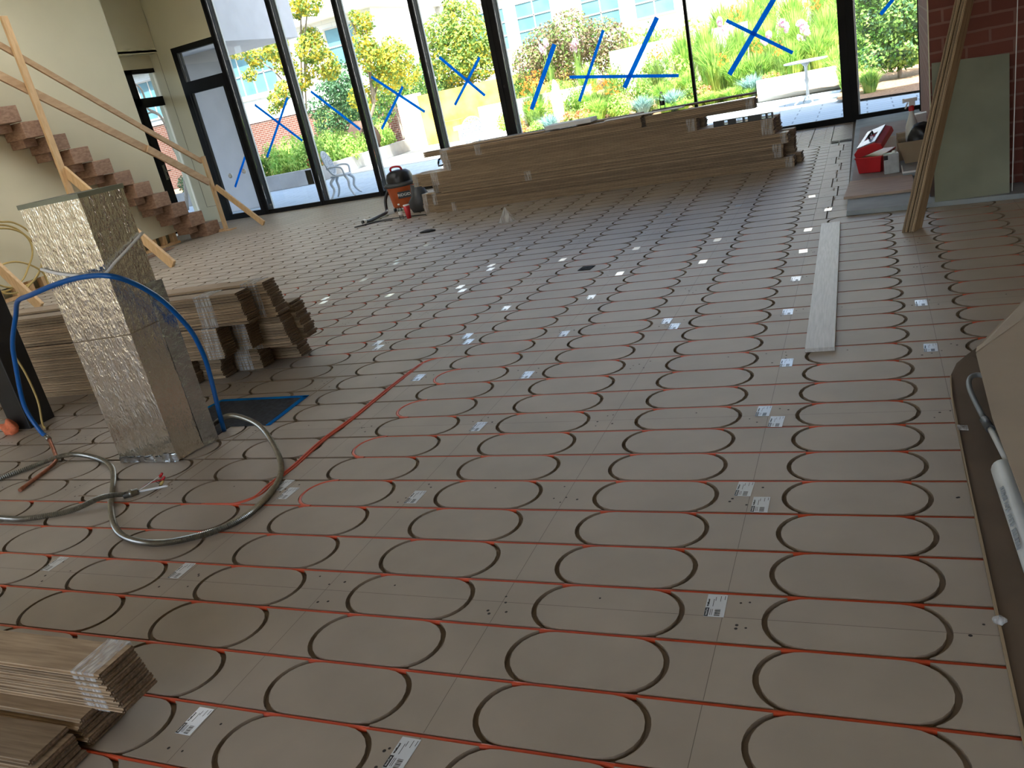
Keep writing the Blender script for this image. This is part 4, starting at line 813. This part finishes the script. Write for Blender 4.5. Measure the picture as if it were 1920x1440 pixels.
o = bevel(MB().prism([(-6.95, 18.82), (-3.5, 18.2), (-.75, 18.3), (-.75, 18.45), (-3.5, 18.35), (-6.9, 19.0)], 0, .16).build('edging', M['concrete_w']), .01); rebase(o, (-4, 18.5, 0)); tag(o, 'low pale kerb along the front of the flower bed', 'kerb')
o = MB().box(-8.5, -5.2, 20.9, 21.1, .3, 1.05).build('low_wall', M['concrete_w']); rebase(o, (-7, 21, .3)); tag(o, 'weathered low wall crossing the flower bed behind the tall bushes', 'wall')
o = MB().prism([(-5.0, 22.6), (-1.2, 22.0), (-1.2, 22.25), (-5.0, 22.9)], .4, 1.75).build('low_wall', M['whitewall']); rebase(o, (-3, 22.4, .5)); tag(o, 'bright white retaining wall higher up in the flower bed', 'wall')
lump('stone_pillar', M['whitewall'], (-5.95, 20.3, .2), .28, 31, 'weathered white stone standing among the flowers', 'stone', (.55, .5, 2.6), 3, .1)
lump('boulder', M['plywood_dark'], (-14.1, 23.6, .33), .55, 33, 'brown boulder under the dark bush at the left', 'boulder', (1.2, .6, 1.2), 3, .2)
# stucco volume projecting above the door side
sv = MB(); sv.box(-13.2, -10.65, 12.95, 16.4, 3.5, 6.5); sv.box(-12.9, -11.35, 14.4, 14.55, 0, 3.5)
struct(sv.build('wall_outside', M['stucco']), 'grey stucco wall and projecting upper storey outside the door')
# far buildings
def window(parent, x0, x1, y, z0, z1, nx, nz):
    f = MB(); t = .07
    f.box(x0 - t, x1 + t, y - .05, y, z0 - t, z0).box(x0 - t, x1 + t, y - .05, y, z1, z1 + t).box(x0 - t, x0, y - .05, y, z0, z1).box(x1, x1 + t, y - .05, y, z0, z1)
    for i in range(1, nx): xx = x0 + (x1 - x0) * i / nx; f.box(xx - .025, xx + .025, y - .05, y, z0, z1)
    for i in range(1, nz): zz = z0 + (z1 - z0) * i / nz; f.box(x0, x1, y - .05, y, zz - .025, zz + .025)
    o = f.build('window', M['concrete_w'], parent); g = MB().box(x0, x1, y - .02, y - .005, z0, z1).build('window_pane', M['winblue'], o)
e = thing('house', 'white block house with reflective windows and a brick base, behind the left planter', 'house', (-20, 30, 0))
def E(x): return x + 20
MB().box(E(-34), E(-16.3), 0, 6, 2.95, 5.35).box(E(-25.6), E(-16.3), 0, 6, 2.1, 2.95).build('upper_wall', M['siding'], e)
MB().box(E(-34), E(-25.6), .03, 6, 0, 2.95).box(E(-25.6), E(-16.3), .03, 6, 0, 2.1).build('brick_base', M['brick_out'], e)
MB().box(E(-34), E(-16), -.5, 6.2, 5.35, 7.2).build('fascia', M['whitewall'], e)
MB().box(E(-25.4), E(-21.2), -.12, 0, 3.05, 3.22).build('sill', M['concrete_w'], e)
window(e, E(-18.6), E(-17.0), 0, 3.6, 4.95, 2, 2); window(e, E(-24.6), E(-21.5), 0, 3.25, 4.85, 5, 2); window(e, E(-30), E(-26.5), 0, 3.25, 4.85, 5, 2)
e = thing('house', 'long bright white building with blue windows across the back of the garden', 'house', (-5, 36, 0))
MB().box(-11.3, 22, 0, 8, 0, 9).build('white_wall', M['whitewall'], e)
for x0 in (-9.8, -7.6, -4.6, -2.3, 3.2): window(e, x0 + .1, x0 + 1.7, 0, 2.9, 4.6, 2, 3)
MB().box(-11.3, 22, -.15, 0, 5.0, 5.25).build('string_course', M['concrete_w'], e)
MB().box(-.2, -.05, -.12, 0, 0, 5.2).tube([(-3.0, -.1, 0), (-2.5, -.1, 5)], .1, 6).build('rain_pipe', M['iron'], e)

# ------------------------------------------------------------------ plants
def leaves(mb, blobs, n, size, mi=0, seed=0, shell=.55, thin=.6):
    rn = random.Random(seed); tot = sum(b[3] ** 2 for b in blobs)
    for bx, by, bz, br in blobs:
        for _ in range(max(4, int(n * br * br / tot))):
            d = Vector((rn.gauss(0, 1), rn.gauss(0, 1), rn.gauss(0, 1))).normalized(); rr = br * (shell + (1 - shell) * rn.random() ** .7)
            p = Vector((bx, by, bz)) + Vector((d.x, d.y, d.z * .9)) * rr
            nr = (d + Vector((rn.gauss(0, .6), rn.gauss(0, .6), rn.gauss(0, .6) + .4))).normalized(); a = nr.orthogonal().normalized(); a.rotate(Matrix.Rotation(rn.uniform(0, 6.28), 3, nr)) ; b = nr.cross(a)
            s = size * rn.uniform(.6, 1.3)
            mb.add([tuple(p - a * s), tuple(p + b * s * thin), tuple(p + a * s), tuple(p - b * s * thin)], [(0, 1, 2, 3)], mi)
def blades(mb, n, h, spread, w, mi=0, seed=0, base=.1):
    rn = random.Random(seed)
    for _ in range(n):
        a = rn.uniform(0, 6.28); r0 = base * rn.random(); hh = h * rn.uniform(.6, 1.1); sp = spread * rn.random(); ca, sa = math.cos(a), math.sin(a)
        p0 = (ca * r0, sa * r0); q = (ca * (r0 + sp * .4), sa * (r0 + sp * .4)); t = (ca * (r0 + sp), sa * (r0 + sp)); ww = w * rn.uniform(.7, 1.2); nx, ny = -sa * ww, ca * ww
        mb.add([(p0[0] - nx, p0[1] - ny, 0), (p0[0] + nx, p0[1] + ny, 0), (q[0] + nx, q[1] + ny, hh * .65), (q[0] - nx, q[1] - ny, hh * .65), (t[0], t[1], hh * (1 - .35 * sp / max(spread, .01) * rn.random()))], [(0, 1, 2, 3), (3, 2, 4)], mi)
def tree(name, lab, cat, base, blobs, ms, n, size, trunk, seed=0, grp=None, fr=None):
    """crown of leaf clusters, a trunk and one branch to every cluster"""
    e = thing(name, lab, cat, base, 0, grp); bx, by, bz = base
    L_ = [(x - bx, y - by + random.Random(i).uniform(-.35, .35), z - bz, r) for i, (x, y, z, r) in enumerate(blobs)]
    for k, mm in enumerate(ms):
        mb = MB(); leaves(mb, L_, n // len(ms), size, 0, seed + k); mb.build('foliage' if k == 0 else 'leaf_tips', M[mm], e)
    if trunk:
        t = MB(); top = max(L_, key=lambda b: b[2]); mid_ = (sum(b[0] for b in L_) / len(L_) * .6, 0, top[2] * .45)
        t.tube(spline([(0, 0, -.1), (mid_[0] * .4, 0, mid_[2] * .5), mid_, (top[0] * .8, top[1], top[2])], 5), trunk, 7, rf=lambda i: trunk * (1 - .045 * i))
        for b in L_[::2]: t.tube(spline([(mid_[0] * .8, 0, mid_[2] * .8), ((mid_[0] + b[0]) / 2, b[1] * .5, (mid_[2] + b[2]) / 2 + .1), (b[0], b[1], b[2])], 4), trunk * .35, 5)
        t.build('trunk', M['bark'], e)
    return e
T1 = [(-15.31, 20.5, 3.72, .35), (-15.51, 20.5, 3.99, .29), (-14.69, 20.5, 3.75, .32), (-14.15, 20.5, 3.86, .39), (-13.0, 20.5, 3.56, .49), (-12.96, 20.5, 3.11, .5), (-13.17, 20.5, 3.88, .34), (-13.18, 20.5, 4.67, .34), (-12.69, 20.5, 4.71, .45), (-13.74, 20.5, 2.81, .38), (-14.77, 20.5, 2.47, .32), (-14.97, 20.5, 2.19, .2), (-14.14, 20.5, 3.34, .39), (-15.38, 20.5, 3.28, .24), (-14.19, 20.5, 2.67, .32), (-12.86, 20.5, 2.87, .31)]
tree('small_tree', 'airy small tree with golden yellow leaves behind the two panes right of the door', 'tree', (-14.0, 20.7, .33), T1, ['leaf_y', 'leaf_g', 'leaf_y'], 6500, .055, .07, 1)
T2 = [(-12.62, 22.5, 4.02, .36), (-12.41, 22.5, 3.43, .46), (-12.11, 22.5, 2.83, .59), (-11.43, 22.5, 2.85, .55), (-12.32, 22.5, 3.1, .53), (-11.37, 22.5, 2.37, .49), (-12.15, 22.5, 2.36, .5), (-12.53, 22.5, 4.3, .23), (-12.21, 22.5, 4.08, .32), (-11.61, 22.5, 3.19, .41), (-13.2, 22.7, 2.0, .5)]
tree('small_tree', 'yellow green tree behind the pane above the vacuum cleaner', 'tree', (-13.4, 22.6, .33), T2, ['leaf_g', 'leaf_y', 'leaf_y'], 5000, .06, .07, 4)
T3 = [(-10.56, 25, 3.69, .72), (-10.14, 25, 3.04, .73), (-11.04, 25, 2.97, .74), (-10.65, 25, 2.56, .88), (-11.21, 25, 3.5, .61), (-9.87, 25, 2.57, .52), (-10.82, 25, 4.23, .34), (-11.04, 25, 2.22, .62), (-10.15, 25, 2.22, .61), (-11.7, 25, 2.77, .53)]
T3 = [(x * 1.075 + .05, 27.1, (z - 1.54) * 1.075 + 1.54, r * 1.075) for x, y, z, r in T3]
tree('broad_tree', 'broad mid green tree rising behind the yellow garden wall', 'tree', (-11.3, 27.2, .9), T3, ['leaf_g', 'leaf_g', 'leaf_y'], 9500, .065, .09, 7)
T4 = [(-14.82, 24, 2.76, .68), (-14.49, 24, 2.44, .63), (-15.27, 24, 2.41, .64), (-14.31, 24, 1.97, .51), (-15.72, 24, 2.05, .46), (-14.9, 24, 1.5, .6), (-15.6, 24, 1.3, .6)]
tree('dark_shrub', 'tall dark blue green shrub behind the yellow leaved tree', 'shrub', (-15, 24.1, .33), T4, ['leaf_d', 'leaf_d'], 4500, .055, .04, 9)
T7 = [(-16.2, 28.3, 1.6, .8), (-15.2, 28.5, 2.3, .8), (-14.2, 28.2, 1.9, .8), (-13.2, 28.0, 2.2, .8), (-12.4, 27.6, 1.7, .6), (-17.3, 28.4, 1.9, .8), (-18.3, 28, 1.5, .7), (-15.8, 28.6, 3.0, .6)]
tree('background_shrubs', 'bank of mid green bushes between the dark shrub and the far block house', 'shrub', (-15.2, 28.3, .4), T7, ['leaf_g', 'leaf_d', 'leaf_l'], 8000, .07, .05, 17)
T5 = [(-7.34, 24, 2.27, .77), (-6.37, 24, 2.37, .87), (-5.6, 24, 2.06, .79), (-7.75, 24, 1.96, .65), (-6.73, 24, 1.84, .8), (-5.43, 24, 1.58, .6), (-7.44, 24, 1.75, .57)]
tree('domed_shrub', 'large domed shrub with dusky olive and purple leaves behind the widest pane', 'shrub', (-6.6, 24.1, .75), T5, ['leaf_p', 'leaf_g', 'leaf_p'], 11000, .05, .06, 11)
T6 = [(1.7, 16.9, 1.3, .45), (2.15, 16.9, 1.21, .45), (1.77, 16.8, .82, .45), (2.18, 16.9, .78, .45), (1.6, 16.8, .57, .29), (1.94, 16.8, .5, .3), (1.49, 16.9, 1.63, .3), (2.22, 17, .43, .2), (2.6, 17, 1.2, .5), (2.7, 17, .7, .4), (1.9, 17, 1.75, .5), (2.5, 17, 1.8, .5)]
tree('clipped_hedge', 'dense bright green hedge filling the rightmost pane', 'hedge', (2.1, 17.0, .06), T6, ['hedge', 'hedge', 'leaf_d'], 11000, .042, .05, 13)
# the bare branch outside the side door
e = MB(); bp_ = [(-16.3, 17.05, .0), (-15.95, 17, .9), (-15.9, 17, 1.29), (-16.0, 17, 1.74), (-16.0, 17, 2.24), (-16.12, 17, 2.61), (-16.45, 17, 2.85), (-16.42, 17, 3.16), (-16.5, 17, 3.44), (-16.9, 17, 3.6)]
e.tube(spline(bp_, 5), .04, 7, rf=lambda i: .055 - .0008 * i); e.tube(spline([(-16.12, 17, 2.61), (-16.4, 17, 2.72), (-16.9, 17, 2.6)], 5), .025, 6)
o = e.build('bare_trunk', M['bark']); rebase(o, (-16.3, 17, 0)); tag(o, 'crooked bare grey trunk seen through the side door', 'tree')
e = MB(); leaves(e, [(-16.2, 18.9, .65, .4), (-16.9, 18.9, .6, .4), (-15.5, 18.9, .6, .4), (-17.6, 18.9, .6, .4)], 2600, .045, 0, 3); o = e.build('low_hedge', M['leaf_d']); rebase(o, (-16.2, 18.9, .33)); tag(o, 'low dark hedge in the planter outside the side door', 'shrub')
# shrub and clump prototypes, then copies
def proto(kind):
    if kind == 'lime':
        return [('foliage', lambda m: (leaves(m, [(0, 0, .35, .5), (.3, .1, .25, .35), (-.3, 0, .28, .35)], 900, .055, 0, 21)), 'leaf_l')]
    if kind == 'green':
        return [('foliage', lambda m: (leaves(m, [(0, 0, .4, .5), (.3, .1, .25, .35), (-.25, .1, .3, .35)], 900, .05, 0, 23)), 'leaf_g'), ('leaf_tips', lambda m: blades(m, 90, .8, .5, .018, 0, 4), 'leaf_l')]
    if kind == 'grass':
        return [('blades', lambda m: blades(m, 620, .75, .6, .015, 0, 5, .22), 'leaf_l'), ('dry_blades', lambda m: blades(m, 60, .8, .6, .012, 0, 6, .2), 'leaf_g')]
    if kind == 'lily':
        def pet(m):
            rn = random.Random(8)
            for _ in range(26):
                x, y, z = rn.uniform(-.35, .35), rn.uniform(-.35, .35), rn.uniform(.6, .85)
                for k in range(5):
                    a = k * 1.2566 + rn.random(); m.add([(x, y, z), (x + .04 * math.cos(a - .4), y + .04 * math.sin(a - .4), z + .03), (x + .085 * math.cos(a), y + .085 * math.sin(a), z + .045), (x + .04 * math.cos(a + .4), y + .04 * math.sin(a + .4), z + .03)], [(0, 1, 2, 3)])
        return [('blades', lambda m: blades(m, 220, .65, .5, .016, 0, 9, .2), 'leaf_g'), ('petals', pet, 'fl_o')]
    if kind == 'pink':
        def pet(m):
            rn = random.Random(12)
            for _ in range(5):
                x, y = rn.uniform(-.15, .15), rn.uniform(-.15, .15); z = rn.uniform(.75, .95); leaves(m, [(x, y, z, .07)], 40, .035, 0, int(x * 999))
        return [('blades', lambda m: blades(m, 60, .85, .3, .014, 0, 10, .12), 'leaf_g'), ('petals', pet, 'fl_p')]
    if kind == 'coral':
        return [('foliage', lambda m: leaves(m, [(0, 0, .2, .35)], 420, .045, 0, 31), 'leaf_l'), ('petals', lambda m: leaves(m, [(0, 0, .28, .36)], 260, .045, 0, 32), 'fl_r')]
    if kind == 'blue':
        return [('blades', lambda m: blades(m, 420, .45, .42, .009, 0, 14, .08), 'leaf_b')]
PROTO = {}
def plant(kind, x, y, z0, s, lab, grp, name, cat, h=1.0):
    e = thing(name, lab, cat, (x, y, z0), random.uniform(0, 6.28), grp)
    e.scale = (s, s, s * h)
    if kind not in PROTO:
        PROTO[kind] = []
        for nm, fn, mm in proto(kind): mb = MB(); fn(mb); PROTO[kind].append((nm, mb.mesh(nm, M[mm])))
    for nm, me in PROTO[kind]: link(nm, me, e)
LM = [(-14.59, 19.3, 1.56, .39), (-14.1, 19.5, 1.69, .34), (-13.41, 19.2, 1.38, .43), (-12.98, 19.1, 1.01, .38), (-14.1, 18.9, 1.01, .34), (-13.33, 18.8, .82, .38), (-13.1, 20.1, 1.17, .39), (-13.05, 20.8, .91, .4), (-13.4, 22, .93, .37), (-13.75, 23.3, .8, .34), (-13.7, 24.4, .8, .33), (-14.0, 24.8, 1.1, .37), (-14.25, 22.4, 1.3, .37), (-13.75, 22, 1.37, .34), (-15.2, 19.2, 1.0, .4), (-14.2, 20.6, 1.3, .4), (-15.8, 19.3, 1.1, .45), (-15.2, 21, 1.3, .45), (-14.4, 21.6, 1.1, .4)]
for i, (x, y, z, r) in enumerate(LM):
    plant('lime' if i % 3 else 'green', x, y, .33, r * 1.9, 'bright leafy shrub growing in the left planter behind the low concrete wall', 'leafy shrubs in the left planter', 'leafy_shrub', 'shrub', min(1.6, max(.7, (z - .2) / (r * 1.9) / .75)))
IR = [(-3.3, 22.6, 1.5, .45), (-.1, 22.3, 1.5, .45), (1.9, 20.4, 1.1, .45), (-1.0, 22.2, 1.5, .4), (2.0, 24.6, 2.0, .6), (-1.76, 20, 1.18, .51), (-1.24, 19.5, .75, .43), (-2.11, 21, 1.71, .46), (-.76, 19.5, .78, .43), (-.05, 19.6, .87, .42), (.5, 20, .96, .49), (.9, 18.95, .62, .32), (.12, 21, 1.36, .44), (-.61, 21, 1.4, .45), (-1.35, 21, 1.55, .39), (.73, 21, 1.47, .38), (-.4, 19.1, .39, .3), (1.3, 19.5, 1.0, .4), (1.2, 21.5, 1.5, .5), (-2.8, 21.8, 1.6, .5), (1.55, 15.6, .3, .25), (1.2, 16.3, .35, .28), (1.15, 17.4, .5, .3), (2.6, 19, 1.2, .6), (-.2, 23.5, 1.9, .6), (1.2, 23.5, 1.9, .6), (-1.5, 23.8, 2.0, .6), (2.6, 22, 1.7, .6), (.5, 25.5, 2.1, .6), (-1.2, 26, 2.2, .7)]
for i, (x, y, z, r) in enumerate(IR):
    g = soil_z(x, y) if y > 18 else .05
    plant('grass', x, y, g, r * 1.8, 'tall clump of strappy green blades in the flower bed behind the white table', 'strappy clumps in the right half of the flower bed', 'grass_clump', 'plant', max(.7, (z + r * .8 - g) / (r * 1.8) / .8))
LO = [(-6.0, 21.6, 1.0, .4), (-7.0, 19.6, .5, .3), (-5.0, 19.8, .5, .3), (-3.4, 19.2, .4, .28), (-2.5, 20.2, .7, .35), (-6.6, 22.2, 1.1, .4), (-2.4, 22.8, 1.4, .45), (-6.7, 20.5, .79, .36), (-6.08, 20.5, .82, .36), (-5.48, 20.5, .84, .35), (-4.66, 19.5, .52, .33), (-4.1, 19.5, .55, .33), (-3.64, 20, .81, .37), (-3.02, 19.5, .61, .32), (-2.85, 21, 1.1, .38), (-3.75, 22, 1.22, .36), (-4.55, 23.3, 1.46, .38), (-3.44, 23.2, 1.8, .41), (-4.67, 21.5, 1.15, .36), (-5.52, 22, 1.43, .32), (-6.25, 19.3, .34, .24), (-5.3, 19.3, .41, .24), (-4.68, 19, .33, .21), (-2.57, 19, .32, .25), (-4.07, 24, 2.04, .34), (-7.3, 22.2, .88, .4), (-7.5, 20.6, .65, .33), (-2.2, 19.3, .5, .3), (-5.1, 20.3, .7, .35), (-3.0, 24.3, 1.9, .5), (-8.3, 24.2, 1.4, .5), (-2.2, 25, 2.1, .6), (-5.0, 25.5, 2.0, .6)]
for i, (x, y, z, r) in enumerate(LO):
    g = soil_z(x, y)
    plant(('green', 'grass', 'lime')[i % 3], x, y, g, r * 1.9, 'green plant in the middle of the flower bed beyond the window stack', 'green plants in the middle of the flower bed', 'bedding_plant', 'plant', max(.6, (z + r * .7 - g) / (r * 1.9) / .8))
for i, (x, y, z, r) in enumerate([(-1.76, 18.75, .39, .3), (-1.3, 18.7, .25, .3), (-.98, 18.75, .29, .24), (-2.05, 18.8, .59, .24), (-1.5, 18.95, .56, .24), (-2.4, 18.7, .3, .24), (-2.8, 18.75, .3, .24)]):
    plant('grass', x, y, .1, r * 1.9, 'low soft green clump at the front of the bed, left of the table', 'low grass clumps at the front of the flower bed', 'grass_clump', 'plant', .75)
for i, (x, y, z, r) in enumerate([(-4.73, 20, .94, .27), (-4.28, 19.8, .75, .19), (-4.5, 20.1, 1.03, .16), (-6.68, 20.8, 1.45, .25), (-6.88, 20.6, 1.23, .2), (-3.46, 21.5, 1.45, .19), (-.7, 19.3, 1.14, .12), (-.25, 19.2, .98, .11), (-1.52, 19.5, .98, .1), (-1.42, 22, 2.05, .19), (.4, 22, 1.9, .2), (-6.4, 19.6, .8, .2), (-8.0, 21.5, .8, .2)]):
    g = soil_z(x, y); s = max(.35, r * 2.6); plant('lily', x, y, g, s, 'clump of orange lilies flowering in the bed beyond the glass', 'orange lily clumps', 'lily_clump', 'flowers', max(.8, (z + .1 - g) / (s * .8)))
for x, y, z in ((-1.55, 20, 1.91), (-.2, 20, 1.57), (-.47, 19.5, 1.38), (.25, 20, 1.47), (.3, 19.8, 1.24), (-6.08, 23, 2.27), (-6.95, 23, 2.45)):
    g = soil_z(x, y); plant('pink', x, y, g, .8, 'tall stems with round pink white flower heads in the bed', 'pink flower stems', 'pink_flower_clump', 'flowers', (z + .05 - g) / .76)
for x, y, z in ((-4.95, 19.25, .53), (-5.3, 19.1, .4), (-2.0, 19.15, .4), (-.45, 18.95, .4), (-6.9, 19.6, .5), (-12.9, 18.85, .7)):
    plant('coral', x, y, .12 if x > -12 else .33, .75, 'low cushion of coral red flowers at the front of the planting', 'coral red flower cushions', 'flower_cushion', 'flowers')
for x, y, z in ((-5.75, 18.95, .59), (-.86, 18.9, .57), (-3.4, 19, .78), (-2.66, 19, .64)):
    plant('blue', x, y, .12, 1.1, 'round tuft of blue grey grass at the front of the flower bed', 'blue grey grass tufts', 'grass_tuft', 'plant')
# ------------------------------------------------------------------ cast iron garden furniture
def chair(lab, loc, rz):
    e = thing('garden_chair', lab, 'chair', loc, rz)
    MB().lathe([(0, .43), (.2, .43), (.225, .43), (.225, .46), (0, .46)], 20).build('seat', M['iron'], e)
    b = MB()                                     # round pierced back, an open lattice
    for k in range(24):
        a0, a1 = 2 * PI * k / 24, 2 * PI * (k + 1) / 24
        b.tube([(.235 * math.cos(a0), -.2 - .12 * math.sin(a0) * .6, .72 + .25 * math.sin(a0)), (.235 * math.cos(a1), -.2 - .12 * math.sin(a1) * .6, .72 + .25 * math.sin(a1))], .02, 6, caps=False)
    rn = random.Random(2)
    for ring, n in ((.06, 6), (.125, 11), (.19, 16)):
        for k in range(n):
            a = 2 * PI * k / n + ring * 9; cx, cz = ring * math.cos(a), ring * 1.05 * math.sin(a); pts = []
            for j in range(7): t = 2 * PI * j / 6; pts.append((cx + .033 * math.cos(t), -.2 - .29 * (cz + .033 * math.sin(t)), .72 + cz + .033 * math.sin(t)))
            b.tube(pts, .014, 4, caps=False)
    b.build('backrest', M['iron'], e)
    for sx in (-1, 1):
        for sy in (-1, 1):
            MB().tube(spline([(sx * .12, sy * .12, .43), (sx * .2, sy * .19, .33), (sx * .17, sy * .17, .18), (sx * .215, sy * .23, .05), (sx * .25, sy * .27, .01)], 5), .018, 7, rf=lambda i: .034 - .0008 * i).build('leg', M['iron'], e)
    MB().tube(spline([(-.2, -.2, .62), (-.28, -.05, .64), (-.26, .12, .6), (-.2, .14, .45)], 5), .02, 6).build('armrest', M['iron'], e)
    MB().tube(spline([(.2, -.2, .62), (.28, -.05, .64), (.26, .12, .6), (.2, .14, .45)], 5), .02, 6).build('armrest', M['iron'], e)
    return e
chair('white cast iron garden chair with a pierced round back just outside the second pane', (-8.62, 13.62, 0), -1.3)
chair('white cast iron garden chair half hidden behind the window stack', (-7.0, 17.0, 0), .5)
e = thing('garden_table', 'round white garden table with a single ornate foot beyond the thick right mullion', 'table', (.46, 16.3, 0))
MB().lathe([(0, .76), (.38, .76), (.4, .77), (.4, .785), (.38, .79), (0, .79)], 32).build('table_top', M['iron'], e)
MB().lathe([(.0, .76), (.09, .75), (.03, .68), (.025, .5), (.045, .42), (.025, .36), (.03, .15), (.06, .08), (.0, .06)], 16).build('pedestal', M['iron'], e)
for k in range(4):
    a = k * PI / 2 + .4; MB().tube(spline([(0, 0, .12), (.1 * math.cos(a), .1 * math.sin(a), .14), (.2 * math.cos(a), .2 * math.sin(a), .06), (.27 * math.cos(a), .27 * math.sin(a), .015)], 5), .016, 6).build('foot', M['iron'], e)
o = MB().box(-.9, .9, -.03, .03, 0, .03).build('drain_cover', M['black'], None, (-5.9, 15.0, .0), (0, 0, .02)); tag(o, 'long thin black bar lying on the shaded patio behind the vacuum', 'bar')

# every plant of a kind gets its own place in its label
NTH = ['first', 'second', 'third', 'fourth', 'fifth', 'sixth', 'seventh', 'eighth', 'ninth', 'tenth', 'eleventh', 'twelfth', 'thirteenth', 'fourteenth', 'fifteenth', 'sixteenth', 'seventeenth', 'eighteenth', 'nineteenth', 'twentieth', 'twenty-first', 'twenty-second', 'twenty-third', 'twenty-fourth', 'twenty-fifth', 'twenty-sixth', 'twenty-seventh', 'twenty-eighth', 'twenty-ninth', 'thirtieth', 'thirty-first', 'thirty-second', 'thirty-third', 'thirty-fourth', 'thirty-fifth']
SHORT = {'leafy shrubs in the left planter': 'leafy shrub in the left planter', 'strappy clumps in the right half of the flower bed': 'strappy clump behind the table', 'green plants in the middle of the flower bed': 'bed plant beyond the window stack',
 'low grass clumps at the front of the flower bed': 'low soft green clump along the front kerb', 'orange lily clumps': 'orange lily clump in the garden', 'pink flower stems': 'clump of tall pink white flowers', 'coral red flower cushions': 'coral red flower cushion at the bed front', 'blue grey grass tufts': 'blue grey grass tuft at the bed front'}
for g, s0 in SHORT.items():
    obs = [o for o in bpy.data.objects if o.get('group') == g and o.parent is None]
    obs.sort(key=lambda o: (o.location.x - cC[0]) / (o.location.y - cC[1]))
    for i, o in enumerate(obs): o['label'] = '%s, %s from the left' % (s0, NTH[i])
